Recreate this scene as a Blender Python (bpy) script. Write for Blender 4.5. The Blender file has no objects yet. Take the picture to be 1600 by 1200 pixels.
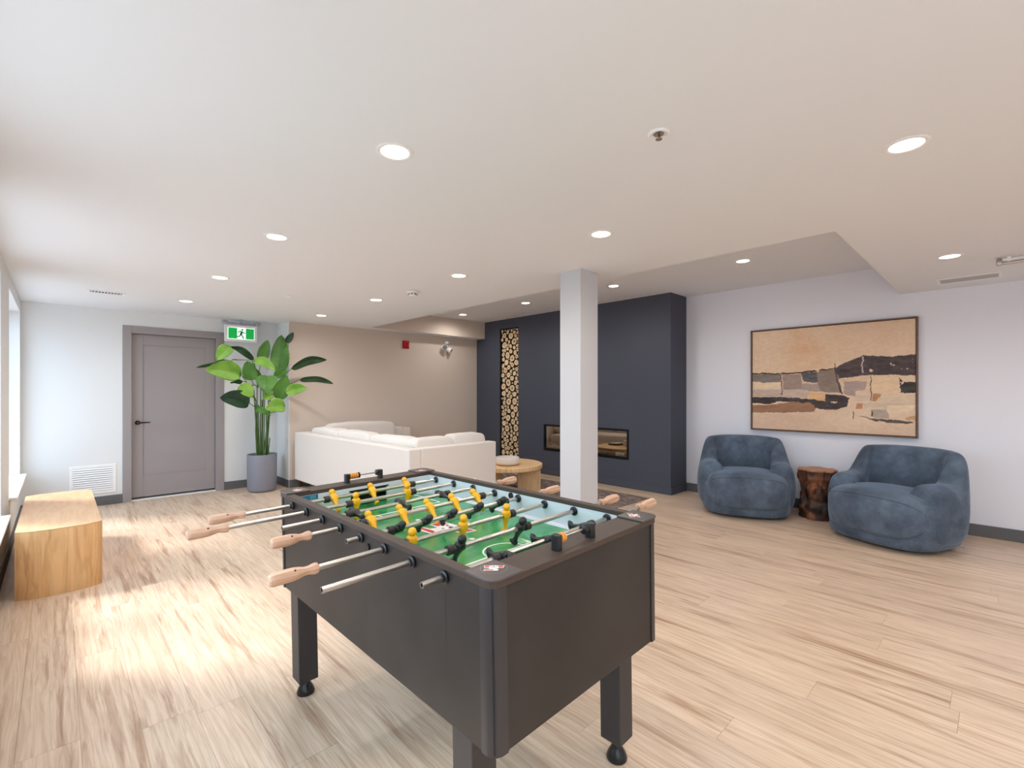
import bpy, bmesh, math, random
import numpy as np
from mathutils import Vector, Matrix, noise

random.seed(7)
SC = bpy.context.scene
COL = SC.collection
PI = math.pi

# ------------------------------------------------------------------ camera
CAM_H = 1.37
YAW = math.radians(43.931)
cam_d = bpy.data.cameras.new('camera')
cam = bpy.data.objects.new('camera', cam_d)
COL.objects.link(cam)
cam.location = (0, 0, CAM_H)
cam.rotation_euler = (PI / 2, 0, -YAW)
cam_d.sensor_width = 36.0
cam_d.lens = 737.0 / 1600.0 * 36.0
cam_d.shift_y = -(600.0 - 613.0) / 1600.0
cam_d.clip_start = 0.05
cam_d.clip_end = 200
SC.camera = cam

# ------------------------------------------------------------------ exposure, sky, sun
SC.view_settings.view_transform = 'Standard'
SC.view_settings.look = 'None'
SC.view_settings.exposure = 0.0
SC.view_settings.gamma = 1.0
SC.view_settings.use_curve_mapping = False
SC.cycles.use_denoising = True
SC.cycles.max_bounces = 10
SC.cycles.diffuse_bounces = 7
SC.cycles.glossy_bounces = 4
SC.cycles.transmission_bounces = 6
SC.cycles.transparent_max_bounces = 8
SC.cycles.sample_clamp_indirect = 8.0
SC.cycles.caustics_reflective = False
SC.cycles.caustics_refractive = False

SKY = 5.2
SUN = 5.2
DOWNLIGHT = 32.0
world = bpy.data.worlds.new('overcast_sky')
SC.world = world
world.use_nodes = True
wn = world.node_tree.nodes
wl = world.node_tree.links
bg = wn['Background']
# hazy sky above the horizon, duller pavement and lawn below it
wt = wn.new('ShaderNodeTexCoord')
wsep = wn.new('ShaderNodeSeparateXYZ')
wl.new(wt.outputs['Generated'], wsep.inputs[0])
wr = wn.new('ShaderNodeValToRGB')
wr.color_ramp.elements[0].position = 0.46
wr.color_ramp.elements[0].color = (0.34, 0.38, 0.42, 1)
wr.color_ramp.elements[1].position = 0.54
wr.color_ramp.elements[1].color = (0.62, 0.81, 1.0, 1)
wm = wn.new('ShaderNodeMath'); wm.operation = 'MULTIPLY_ADD'
wm.inputs[1].default_value = 0.5; wm.inputs[2].default_value = 0.5
wl.new(wsep.outputs['Z'], wm.inputs[0])
wl.new(wm.outputs[0], wr.inputs['Fac'])
wl.new(wr.outputs['Color'], bg.inputs['Color'])
bg.inputs['Strength'].default_value = SKY

sun_d = bpy.data.lights.new('sun', 'SUN')
sun_d.energy = SUN
sun_d.angle = math.radians(13)
sun_d.color = (1.0, 0.98, 0.96)
sun = bpy.data.objects.new('sun', sun_d)
COL.objects.link(sun)
sdir = Vector((1.0, -0.85, -1.42)).normalized()
sun.rotation_euler = sdir.to_track_quat('-Z', 'Y').to_euler()
sun.location = (-8, 8, 10)

# ------------------------------------------------------------------ room dimensions
XL, XR = -0.297, 6.325      # window wall, picture wall
YD, YS, YB = 7.57, 7.09, -3.6   # door wall, sofa wall, wall behind the camera
XC = 2.394                  # corner between door wall and sofa wall
H1, H2 = 2.39, 2.70         # main ceiling, raised ceiling
XT, YT1, YT2 = 3.545, 0.73, 6.86
XF, YF = 5.877, 3.055       # fireplace wall front, its near end

# ------------------------------------------------------------------ helpers
def srgb(r, g, b):
    def c(v):
        v /= 255.0
        return v / 12.92 if v <= 0.04045 else ((v + 0.055) / 1.055) ** 2.4
    return (c(r), c(g), c(b), 1.0)

MATS = {}
def mat(name, col, rough=0.6, metal=0.0, bump=0.0, bscale=200.0, var=0.0, vscale=6.0, coat=0.0, sheen=0.0,
        emit=None, estr=0.0, spec=0.5, stretch=None):
    if name in MATS:
        return MATS[name]
    m = bpy.data.materials.new(name)
    m.use_nodes = True
    nt = m.node_tree
    b = nt.nodes['Principled BSDF']
    b.inputs['Base Color'].default_value = col
    b.inputs['Roughness'].default_value = rough
    b.inputs['Metallic'].default_value = metal
    b.inputs['Specular IOR Level'].default_value = spec
    b.inputs['Coat Weight'].default_value = coat
    b.inputs['Sheen Weight'].default_value = sheen
    if emit:
        b.inputs['Emission Color'].default_value = emit
        b.inputs['Emission Strength'].default_value = estr
    tc = nt.nodes.new('ShaderNodeTexCoord')
    src = tc.outputs['Object']
    if stretch:
        mp = nt.nodes.new('ShaderNodeMapping')
        mp.inputs['Scale'].default_value = stretch
        nt.links.new(src, mp.inputs['Vector'])
        src = mp.outputs['Vector']
    if var > 0:
        n = nt.nodes.new('ShaderNodeTexNoise')
        n.inputs['Scale'].default_value = vscale
        n.inputs['Detail'].default_value = 5
        nt.links.new(src, n.inputs['Vector'])
        r = nt.nodes.new('ShaderNodeValToRGB')
        r.color_ramp.elements[0].position = 0.3
        r.color_ramp.elements[1].position = 0.7
        r.color_ramp.elements[0].color = tuple(max(0, c * (1 - var)) for c in col[:3]) + (1,)
        r.color_ramp.elements[1].color = tuple(min(1, c * (1 + var)) for c in col[:3]) + (1,)
        nt.links.new(n.outputs['Fac'], r.inputs['Fac'])
        nt.links.new(r.outputs['Color'], b.inputs['Base Color'])
    if bump > 0:
        n = nt.nodes.new('ShaderNodeTexNoise')
        n.inputs['Scale'].default_value = bscale
        n.inputs['Detail'].default_value = 3
        nt.links.new(src, n.inputs['Vector'])
        bp = nt.nodes.new('ShaderNodeBump')
        bp.inputs['Strength'].default_value = bump
        bp.inputs['Distance'].default_value = 0.002
        nt.links.new(n.outputs['Fac'], bp.inputs['Height'])
        nt.links.new(bp.outputs['Normal'], b.inputs['Normal'])
    MATS[name] = m
    return m

def emission(name, col, strength):
    m = bpy.data.materials.new(name)
    m.use_nodes = True
    nt = m.node_tree
    nt.nodes.clear()
    e = nt.nodes.new('ShaderNodeEmission')
    e.inputs['Color'].default_value = col
    e.inputs['Strength'].default_value = strength
    o = nt.nodes.new('ShaderNodeOutputMaterial')
    nt.links.new(e.outputs[0], o.inputs['Surface'])
    return m

def wood(name, light, mid, dark, grain=(1, 14, 14), rough=0.45, per_object=False, streak=0.62, ring=True, scale=3.0, coat=0.0):
    """Procedural timber: long streaks and faint cathedral rings. The grain runs along the axis with the small scale."""
    m = bpy.data.materials.new(name)
    m.use_nodes = True
    nt = m.node_tree
    N, K = nt.nodes, nt.links
    b = N['Principled BSDF']
    b.inputs['Roughness'].default_value = rough
    b.inputs['Coat Weight'].default_value = coat
    tc = N.new('ShaderNodeTexCoord')
    vec = tc.outputs['Object']
    if per_object:
        oi = N.new('ShaderNodeObjectInfo')
        mul = N.new('ShaderNodeVectorMath'); mul.operation = 'SCALE'
        mul.inputs[0].default_value = (31.0, 17.0, 53.0)
        K.new(oi.outputs['Random'], mul.inputs['Scale'])
        ad = N.new('ShaderNodeVectorMath'); ad.operation = 'ADD'
        K.new(vec, ad.inputs[0]); K.new(mul.outputs[0], ad.inputs[1])
        vec = ad.outputs[0]
    mp = N.new('ShaderNodeMapping'); mp.inputs['Scale'].default_value = grain
    K.new(vec, mp.inputs['Vector'])
    # wavy distortion of the grain
    n0 = N.new('ShaderNodeTexNoise'); n0.inputs['Scale'].default_value = 1.1; n0.inputs['Detail'].default_value = 2
    K.new(mp.outputs[0], n0.inputs['Vector'])
    mx = N.new('ShaderNodeVectorMath'); mx.operation = 'MULTIPLY_ADD'
    mx.inputs[1].default_value = (0.9, 0.9, 0.9)
    K.new(n0.outputs['Color'], mx.inputs[0]); K.new(mp.outputs[0], mx.inputs[2])
    n1 = N.new('ShaderNodeTexNoise'); n1.inputs['Scale'].default_value = scale; n1.inputs['Detail'].default_value = 7; n1.inputs['Roughness'].default_value = 0.6
    K.new(mx.outputs[0], n1.inputs['Vector'])
    r1 = N.new('ShaderNodeValToRGB')
    r1.color_ramp.elements[0].position = 0.36; r1.color_ramp.elements[0].color = mid
    r1.color_ramp.elements[1].position = 0.6; r1.color_ramp.elements[1].color = light
    K.new(n1.outputs['Fac'], r1.inputs['Fac'])
    # darker heart streaks
    n2 = N.new('ShaderNodeTexNoise'); n2.inputs['Scale'].default_value = scale * 0.42; n2.inputs['Detail'].default_value = 4
    n2.inputs['Roughness'].default_value = 0.62
    K.new(mx.outputs[0], n2.inputs['Vector'])
    r2 = N.new('ShaderNodeValToRGB')
    r2.color_ramp.elements[0].position = streak - 0.07; r2.color_ramp.elements[0].color = (0, 0, 0, 1)
    r2.color_ramp.elements[1].position = streak + 0.1; r2.color_ramp.elements[1].color = (1, 1, 1, 1)
    K.new(n2.outputs['Fac'], r2.inputs['Fac'])
    m1 = N.new('ShaderNodeMix'); m1.data_type = 'RGBA'
    K.new(r2.outputs['Color'], m1.inputs['Factor']); K.new(r1.outputs['Color'], m1.inputs['A'])
    m1.inputs['B'].default_value = dark
    out = m1.outputs['Result']
    if ring:
        w = N.new('ShaderNodeTexWave'); w.wave_type = 'RINGS'; w.rings_direction = 'SPHERICAL'
        w.inputs['Scale'].default_value = 2.2; w.inputs['Distortion'].default_value = 5.0
        w.inputs['Detail'].default_value = 3; w.inputs['Detail Scale'].default_value = 1.2
        K.new(mx.outputs[0], w.inputs['Vector'])
        r3 = N.new('ShaderNodeValToRGB')
        r3.color_ramp.elements[0].position = 0.0; r3.color_ramp.elements[0].color = (0.86, 0.83, 0.8, 1)
        r3.color_ramp.elements[1].position = 0.4; r3.color_ramp.elements[1].color = (1, 1, 1, 1)
        K.new(w.outputs['Fac'], r3.inputs['Fac'])
        m2 = N.new('ShaderNodeMix'); m2.data_type = 'RGBA'; m2.blend_type = 'MULTIPLY'
        m2.inputs['Factor'].default_value = 0.8
        K.new(out, m2.inputs['A']); K.new(r3.outputs['Color'], m2.inputs['B'])
        out = m2.outputs['Result']
    if per_object:
        hs = N.new('ShaderNodeHueSaturation')
        mr = N.new('ShaderNodeMapRange'); mr.inputs['To Min'].default_value = 0.93; mr.inputs['To Max'].default_value = 1.05
        K.new(oi.outputs['Random'], mr.inputs['Value']); K.new(mr.outputs[0], hs.inputs['Value'])
        K.new(out, hs.inputs['Color']); out = hs.outputs['Color']
    K.new(out, b.inputs['Base Color'])
    bp = N.new('ShaderNodeBump'); bp.inputs['Strength'].default_value = 0.12; bp.inputs['Distance'].default_value = 0.001
    K.new(n1.outputs['Fac'], bp.inputs['Height']); K.new(bp.outputs['Normal'], b.inputs['Normal'])
    MATS[name] = m
    return m

def finish(name, bm, mats, parent=None, smooth=None, bevel=0.0, bseg=2, loc=None):
    me = bpy.data.meshes.new(name)
    bmesh.ops.recalc_face_normals(bm, faces=bm.faces)
    bm.to_mesh(me)
    bm.free()
    return link(name, me, mats, parent, smooth, bevel, bseg, loc)

def link(name, me, mats, parent=None, smooth=None, bevel=0.0, bseg=2, loc=None):
    if not isinstance(mats, (list, tuple)):
        mats = [mats]
    for m in mats:
        me.materials.append(m)
    if smooth is not None:
        for p in me.polygons:
            p.use_smooth = True
        if smooth < 179:
            me.set_sharp_from_angle(angle=math.radians(smooth))
    o = bpy.data.objects.new(name, me)
    COL.objects.link(o)
    if bevel > 0:
        md = o.modifiers.new('bevel', 'BEVEL')
        md.width = bevel
        md.segments = bseg
        md.limit_method = 'ANGLE'
        md.harden_normals = False
    if parent:
        o.parent = parent
    if loc is not None:
        o.location = loc
    return o

def tag(o, label=None, cat=None, group=None, kind=None):
    if label: o['label'] = label
    if cat: o['category'] = cat
    if group: o['group'] = group
    if kind: o['kind'] = kind
    return o

def empty(name, loc, rz=0.0, label=None, cat=None, group=None):
    o = bpy.data.objects.new(name, None)
    o.empty_display_size = 0.1
    COL.objects.link(o)
    o.location = loc
    o.rotation_euler = (0, 0, rz)
    return tag(o, label, cat, group)

def copy_tree(o, parent=None):
    c = o.copy()
    COL.objects.link(c)
    c.parent = parent
    for ch in list(o.children):
        copy_tree(ch, c)
    return c

def box(bm, x0, x1, y0, y1, z0, z1, mi=0):
    v = [bm.verts.new(p) for p in ((x0, y0, z0), (x1, y0, z0), (x1, y1, z0), (x0, y1, z0),
                                   (x0, y0, z1), (x1, y0, z1), (x1, y1, z1), (x0, y1, z1))]
    for f in ((0, 3, 2, 1), (4, 5, 6, 7), (0, 1, 5, 4), (1, 2, 6, 5), (2, 3, 7, 6), (3, 0, 4, 7)):
        bm.faces.new([v[i] for i in f]).material_index = mi

def frame_of(d):
    d = Vector(d).normalized()
    u = Vector((0, 0, 1)) if abs(d.z) < 0.9 else Vector((1, 0, 0))
    a = d.cross(u).normalized()
    return a, d.cross(a).normalized()

def tube(bm, pts, rad, seg=12, caps=True, mi=0):
    """A swept round bar along pts; rad is a number or one per point."""
    pts = [Vector(p) for p in pts]
    if not isinstance(rad, (list, tuple)):
        rad = [rad] * len(pts)
    rings = []
    a = None
    for i, p in enumerate(pts):
        d = (pts[min(i + 1, len(pts) - 1)] - pts[max(i - 1, 0)])
        if a is None:
            a, b = frame_of(d)
        else:
            dn = d.normalized()
            a = (a - dn * a.dot(dn)).normalized()
            b = dn.cross(a)
        rings.append([bm.verts.new(p + (a * math.cos(2 * PI * k / seg) + b * math.sin(2 * PI * k / seg)) * rad[i]) for k in range(seg)])
    for r0, r1 in zip(rings, rings[1:]):
        for k in range(seg):
            bm.faces.new((r0[k], r0[(k + 1) % seg], r1[(k + 1) % seg], r1[k])).material_index = mi
    if caps:
        bm.faces.new(rings[0][::-1]).material_index = mi
        bm.faces.new(rings[-1]).material_index = mi

def lathe(bm, prof, seg=32, cx=0.0, cy=0.0, mi=0, sx=1.0, sy=1.0, close=False):
    """Turn (r, z) profile about z."""
    rings = []
    for r, z in prof:
        if r < 1e-5:
            rings.append([bm.verts.new((cx, cy, z))])
        else:
            rings.append([bm.verts.new((cx + r * sx * math.cos(2 * PI * k / seg), cy + r * sy * math.sin(2 * PI * k / seg), z)) for k in range(seg)])
    for r0, r1 in zip(rings, rings[1:]):
        for k in range(seg):
            k2 = (k + 1) % seg
            if len(r0) == 1 and len(r1) == 1:
                continue
            if len(r0) == 1:
                f = (r0[0], r1[k2], r1[k])
            elif len(r1) == 1:
                f = (r0[k], r0[k2], r1[0])
            else:
                f = (r0[k], r0[k2], r1[k2], r1[k])
            bm.faces.new(f).material_index = mi

def prism(bm, poly, z0, z1, mi=0, axis='z'):
    """Extrude a 2-D polygon."""
    def P(x, y, z):
        return {'z': (x, y, z), 'x': (z, x, y), 'y': (x, z, y)}[axis]
    lo = [bm.verts.new(P(x, y, z0)) for x, y in poly]
    hi = [bm.verts.new(P(x, y, z1)) for x, y in poly]
    n = len(poly)
    bm.faces.new(lo[::-1]).material_index = mi
    bm.faces.new(hi).material_index = mi
    for i in range(n):
        bm.faces.new((lo[i], lo[(i + 1) % n], hi[(i + 1) % n], hi[i])).material_index = mi

def rounded_rect(x0, x1, y0, y1, r, n=6):
    out = []
    for cx, cy, a0 in ((x1 - r, y1 - r, 0), (x0 + r, y1 - r, 90), (x0 + r, y0 + r, 180), (x1 - r, y0 + r, 270)):
        for k in range(n + 1):
            a = math.radians(a0 + 90 * k / n)
            out.append((cx + r * math.cos(a), cy + r * math.sin(a)))
    return out

def spow(v, e):
    return math.copysign(abs(v) ** e, v)

def superquad(bm, cx, cy, cz, a, b, c, e1=0.5, e2=0.5, nu=40, nv=20, mi=0, fn=None):
    """Superellipsoid; fn(x, y, z) -> (x, y, z) may bend it."""
    rows = []
    for j in range(nv + 1):
        ph = -PI / 2 + PI * j / nv
        row = []
        if j in (0, nv):
            p = (0, 0, math.copysign(c, ph))
            if fn: p = fn(*p)
            row = [bm.verts.new((p[0] + cx, p[1] + cy, p[2] + cz))]
        else:
            for i in range(nu):
                th = 2 * PI * i / nu
                p = (a * spow(math.cos(ph), e1) * spow(math.cos(th), e2),
                     b * spow(math.cos(ph), e1) * spow(math.sin(th), e2),
                     c * spow(math.sin(ph), e1))
                if fn: p = fn(*p)
                row.append(bm.verts.new((p[0] + cx, p[1] + cy, p[2] + cz)))
        rows.append(row)
    for r0, r1 in zip(rows, rows[1:]):
        for i in range(nu):
            i2 = (i + 1) % nu
            if len(r0) == 1:
                f = (r0[0], r1[i2], r1[i])
            elif len(r1) == 1:
                f = (r0[i], r0[i2], r1[0])
            else:
                f = (r0[i], r0[i2], r1[i2], r1[i])
            bm.faces.new(f).material_index = mi

# ------------------------------------------------------------------ materials
M_WALL = mat('wall_paint', srgb(224, 226, 227), 0.85, bump=0.05, bscale=300)
M_WALLR = mat('cool_cast_wall_paint', srgb(232, 234, 244), 0.85, bump=0.05, bscale=300)  # cool daylight cast put into the colour of the picture wall
M_WALLS = mat('greige_wall_paint', srgb(212, 198, 186), 0.85, bump=0.05, bscale=300)
M_CEIL = mat('ceiling_paint', srgb(232, 235, 240), 0.9, bump=0.03, bscale=300)
M_DARKWALL = mat('charcoal_blue_paint', srgb(72, 76, 90), 0.75, bump=0.06, bscale=260, var=0.03, vscale=2)
M_BASE = mat('grey_vinyl_base', srgb(98, 98, 100), 0.6)
M_DOOR = mat('taupe_door_paint', srgb(152, 146, 147), 0.5)
M_WHITE = mat('white_gloss', srgb(240, 240, 240), 0.4)
M_SILL = mat('white_sill', srgb(245, 245, 244), 0.35)
M_BLACK = mat('black_plastic', srgb(28, 28, 30), 0.35)
M_BLACKM = mat('black_metal', srgb(22, 22, 24), 0.4, metal=0.6)
M_CHROME = mat('steel_rod', srgb(190, 186, 182), 0.3, metal=1.0)
M_PLANK = wood('vinyl_plank', srgb(224, 201, 178), srgb(208, 181, 156), srgb(174, 141, 116), grain=(16, .95, 16), rough=0.34, per_object=True, streak=0.6)
M_SUB = mat('plank_joint', srgb(186, 156, 130), 0.8)
M_OAK = wood('honey_oak', srgb(216, 174, 132), srgb(203, 158, 114), srgb(180, 134, 90), grain=(7, 1.0, 1.0), rough=0.42, streak=0.66, ring=False, scale=3.5)
M_OAKV = wood('honey_oak_upright', srgb(228, 186, 134), srgb(212, 166, 114), srgb(184, 134, 86), grain=(8, 8, 0.9), rough=0.42, streak=0.62, scale=2.6)
M_TABLEOAK = wood('pale_oak', srgb(250, 214, 166), srgb(238, 198, 146), srgb(204, 160, 112), grain=(6, 6, 1.2), rough=0.45, streak=0.64)
M_LAM = mat('charcoal_laminate', srgb(48, 44, 42), 0.45, spec=.35, bump=0.12, bscale=900, var=0.26, vscale=4)
M_RIM = mat('bronze_laminate', srgb(74, 62, 55), 0.5, spec=.3, bump=0.08, bscale=700, var=0.06, vscale=9)
M_POST = mat('dark_extrusion', srgb(62, 60, 62), 0.4, metal=0.3)
M_HANDLE = wood('ash_handle', srgb(212, 174, 148), srgb(194, 154, 126), srgb(160, 118, 92), grain=(2, 22, 22), rough=0.5, streak=0.66, ring=False)
M_YEL = mat('yellow_plastic', srgb(240, 176, 12), 0.3, coat=0.2)
M_LINEN = mat('oat_linen', srgb(229, 222, 216), 0.9, bump=0.5, bscale=900, var=0.035, vscale=220, sheen=0.2)
M_POT = mat('matte_grey_pot', srgb(128, 130, 142), 0.55, bump=0.05)
M_SOIL = mat('soil', srgb(50, 44, 38), 0.95, bump=0.6, bscale=60, var=0.3, vscale=40)
M_STEM = mat('green_stem', srgb(70, 102, 48), 0.5, var=0.2, vscale=12)
M_LIT = emission('lamp_diffuser', (1.0, 0.86, 0.7, 1), 14.0)

# ================================================================== THE ROOM
# floor: a slab with every plank laid on it as a piece of its own
bm = bmesh.new(); box(bm, XL - .3, XR + .2, YB - .2, YD + .2, -0.12, -0.004)
floor = tag(finish('floor', bm, M_SUB), 'light oak plank floor laid lengthwise through the whole room', kind='structure')
PW = 0.181
rng = random.Random(11)
row = 0
x = XL
while x < XR:
    x1 = min(x + PW, XR)
    y = YB - rng.uniform(0, 1.9)
    while y < YD:
        L = rng.choice((1.83, 1.83, 1.83, 1.52))
        a, b2 = max(y, YB), min(y + L, YD)
        if b2 - a > 0.03 and not (x > XC and a > YS + .02):
            if x > XC: b2 = min(b2, YS)
            bm = bmesh.new()
            w, l = (x1 - x) / 2 - 0.0003, (b2 - a) / 2 - 0.0004
            c = 0.0005
            lo = [bm.verts.new((sx * w, sy * l, -0.004)) for sx, sy in ((-1, -1), (1, -1), (1, 1), (-1, 1))]
            md = [bm.verts.new((sx * w, sy * l, -c)) for sx, sy in ((-1, -1), (1, -1), (1, 1), (-1, 1))]
            hi = [bm.verts.new((sx * (w - c), sy * (l - c), 0)) for sx, sy in ((-1, -1), (1, -1), (1, 1), (-1, 1))]
            bm.faces.new(hi)
            for k in range(4):
                k2 = (k + 1) % 4
                bm.faces.new((lo[k], lo[k2], md[k2], md[k])); bm.faces.new((md[k], md[k2], hi[k2], hi[k]))
            finish('plank', bm, M_PLANK, floor, loc=((x + x1) / 2, (a + b2) / 2, 0))
        y += L
    x += PW
    row += 1

# ceiling with the raised field over the lounge
T = 0.12
bm = bmesh.new()
box(bm, XL - .25, XT, YB - .2, YD + .2, H1, H2 + T)
box(bm, XT, XR + .2, YB - .2, YT1, H1, H2 + T)
box(bm, XT, XR + .2, YT2, YD + .2, H1, H2 + T)
box(bm, XT, XR + .2, YT1, YT2, H2, H2 + T)
tag(finish('ceiling', bm, M_CEIL), 'white ceiling stepping up over the lounge area', kind='structure')

bm = bmesh.new(); box(bm, XT + .001, XF - .001, YT2 - .012, YT2 - .0005, H1 - .001, H2 - .0005)  # thin facing: warm lamplight on the ceiling paint is put into its colour
tag(finish('trim_1', bm, M_WALLS), 'soffit face above the sofa wall, warm lamplight put into its colour', kind='structure')
# window wall: piers, the band below and above the openings
WIN = [(5.84, 7.45), (3.41, 5.02), (0.98, 2.59), (-1.45, 0.16), (-3.45, -1.84)]  # last opening is unseen, added to send daylight onto the picture wall
ZS, ZT, WT = 0.455, 2.255, 0.24
bm = bmesh.new()
box(bm, XL - WT, XL, YB - .2, YD + .2, -0.1, ZS)
box(bm, XL - WT, XL, YB - .2, YD + .2, ZT, H1)
ys = [YD + .2]
for a, b2 in WIN: ys += [b2, a]
ys.append(YB - .2)
for i in range(0, len(ys), 2):
    box(bm, XL - WT, XL, ys[i + 1], ys[i], ZS, ZT)
tag(finish('wall_left', bm, M_WALL), 'white window wall along the left edge', kind='structure')

def glass():
    m = bpy.data.materials.new('window_glass')
    m.use_nodes = True
    nt = m.node_tree; nt.nodes.clear()
    t = nt.nodes.new('ShaderNodeBsdfTransparent'); g = nt.nodes.new('ShaderNodeBsdfGlossy')
    g.inputs['Roughness'].default_value = 0.0
    mx = nt.nodes.new('ShaderNodeMixShader'); o = nt.nodes.new('ShaderNodeOutputMaterial')
    mx.inputs[0].default_value = .07; nt.links.new(t.outputs[0], mx.inputs[1]); nt.links.new(g.outputs[0], mx.inputs[2])
    nt.links.new(mx.outputs[0], o.inputs['Surface'])
    return m
M_GLASS = glass()
for i, (a, b2) in enumerate(WIN):
    w = empty('window_%d' % (i + 1), (XL - 0.17, (a + b2) / 2, ZS))
    tag(w, ['white framed window nearest the door wall', 'white framed window at the left edge, above the bench\'s near end',
            'window in the left wall beside the camera', 'window in the left wall behind the camera', 'unseen window added by the back wall to brighten the picture wall'][i], kind='structure')
    hw = (b2 - a) / 2; hh = ZT - ZS
    bm = bmesh.new()
    f = 0.055
    box(bm, -.035, .035, -hw, hw, 0, f); box(bm, -.035, .035, -hw, hw, hh - f, hh)
    box(bm, -.035, .035, -hw, -hw + f, f, hh - f); box(bm, -.035, .035, hw - f, hw, f, hh - f)
    box(bm, -.03, .03, -.025, .025, f, hh - f)
    finish('window_frame', bm, M_WHITE, w, bevel=.004)
    for s in (-1, 1):
        bm = bmesh.new()
        y0, y1 = sorted((s * .025, s * (hw - f)))
        box(bm, -.003, .003, y0, y1, f, hh - f)
        finish('pane', bm, M_GLASS, w)
    bm = bmesh.new()
    box(bm, .036, .222, -hw - .03 + .03 * (0), hw, 0.001, .022)
    finish('window_sill', bm, M_SILL, w, bevel=.004)

# back wall windows are glazed below; door wall, sofa wall with the return between them, back wall, picture wall
dx0, dx1, dz = 0.655, 1.595, 2.125
bm = bmesh.new()
box(bm, XL, dx0, YD, YD + .2, 0, H1)
box(bm, dx1, XC, YD, YD + .2, 0, H1)
box(bm, dx0, dx1, YD, YD + .2, dz, H1)
tag(finish('wall_far', bm, M_WALL), 'white far wall with the grey door', kind='structure')
bm = bmesh.new(); box(bm, XC, XR + .2, YS, YD + .2, 0, H1)
tag(finish('wall_sofa', bm, M_WALLS), 'far wall section stepping forward behind the sofa', kind='structure')
bm = bmesh.new(); box(bm, XC - .008, XC - .0005, YS, YD, 0, H1)
tag(finish('wall_return', bm, M_WALL), 'short white wall return beside the potted plant', kind='structure')
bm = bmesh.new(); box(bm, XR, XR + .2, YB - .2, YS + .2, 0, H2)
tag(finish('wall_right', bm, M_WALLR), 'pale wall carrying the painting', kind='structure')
BW = []
bm = bmesh.new()
box(bm, XL, XR, YB - .2, YB, 0, H1)
tag(finish('wall_back', bm, M_WALL), 'white wall behind the camera', kind='structure')

def baseboard(name, x0, x1, y0, y1, label):
    bm = bmesh.new(); box(bm, x0, x1, y0, y1, 0, 0.112)
    return tag(finish(name, bm, M_BASE, bevel=.003), label, kind='structure')
B = .012
for i, (a, b2) in enumerate(BW):
    w = empty('window_%d' % (i + 5), ((a + b2) / 2, YB - .1, .3))
    tag(w, 'tall window in the wall behind the camera', kind='structure')
    hw = (b2 - a) / 2; hh = 1.98; f = .055
    bm = bmesh.new()
    box(bm, -hw, hw, -.035, .035, 0, f); box(bm, -hw, hw, -.035, .035, hh - f, hh)
    box(bm, -hw, -hw + f, -.035, .035, f, hh - f); box(bm, hw - f, hw, -.035, .035, f, hh - f)
    finish('window_frame', bm, M_WHITE, w, bevel=.004)
    bm = bmesh.new(); box(bm, -hw + f, hw - f, -.003, .003, f, hh - f); finish('pane', bm, M_GLASS, w)
baseboard('baseboard_left', XL, XL + B, YB, YD, 'grey base along the window wall')
baseboard('baseboard_far', XL + B, dx0 - .075, YD - B, YD, 'grey base between bench and door')
baseboard('baseboard_far_corner', dx1 + .085, XC - B - .009, YD - B, YD, 'grey base behind the plant pot')
baseboard('baseboard_return', XC - B - .008, XC - .0085, YS - B, YD, 'grey base on the short wall return')
baseboard('baseboard_sofa', XC, XF - .002, YS - B, YS, 'grey base behind the sofa')
baseboard('baseboard_right', XR - B, XR, YB, YF - .002, 'dark grey base below the painting')

# door
d = empty('door_1', ((dx0 + dx1) / 2, YD, 0))
tag(d, 'taupe grey single panel door with black lever', kind='structure')
hw = (dx1 - dx0) / 2
bm = bmesh.new()
c = 0.08
box(bm, -hw - c + .005, -hw + .012, -.014, .0, 0, dz + c); box(bm, hw - .012, hw + c + .005, -.014, .0, 0, dz + c)
box(bm, -hw + .012, hw - .012, -.014, .0, dz - .012, dz + c)
box(bm, -hw, -hw + .012, .0, .12, 0, dz); box(bm, hw - .012, hw, .0, .12, 0, dz); box(bm, -hw + .012, hw - .012, .0, .12, dz - .012, dz)
finish('door_frame', bm, M_DOOR, d, bevel=.003)
bm = bmesh.new()
x0, x1, z0, z1 = -hw + .015, hw - .015, .035, dz - .015
sw = .115; bz = .27
yb, yf = .085, .045
box(bm, x0, x0 + sw, yf, yb, z0, z1); box(bm, x1 - sw, x1, yf, yb, z0, z1)
box(bm, x0 + sw, x1 - sw, yf, yb, z1 - sw - .02, z1); box(bm, x0 + sw, x1 - sw, yf, yb, z0, z0 + bz)
finish('door_stile', bm, M_DOOR, d, bevel=.002)
bm = bmesh.new(); box(bm, x0 + sw, x1 - sw, yf + .012, yb - .005, z0 + bz, z1 - sw - .02)
finish('door_panel', bm, M_DOOR, d)
bm = bmesh.new(); box(bm, -hw, hw, .0, .13, 0, .012)
finish('threshold', bm, M_SILL, d, bevel=.003)
hd = bpy.data.objects.new('door_handle', None)
bm = bmesh.new()
hx, hz = -.395, .985
tube(bm, [(hx, yf, hz), (hx, yf - .012, hz)], .027, 24)
tube(bm, [(hx, yf - .012, hz), (hx, yf - .05, hz)], .011, 14)
tube(bm, [(hx - .012, yf - .052, hz), (hx + .03, yf - .054, hz), (hx + .125, yf - .05, hz)], [.010, .009, .007], 12)
finish('door_handle', bm, M_BLACKM, d, smooth=40)
bm = bmesh.new(); tube(bm, [(hx + .0, yf - .062, hz), (hx, yf - .064, hz)], .0055, 12)
finish('lock_button', bm, M_CHROME, d, smooth=40)
bm = bmesh.new(); box(bm, -hw, hw, .13, .2, 0, dz)
finish('door_backing', bm, M_DOOR, d)

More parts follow.
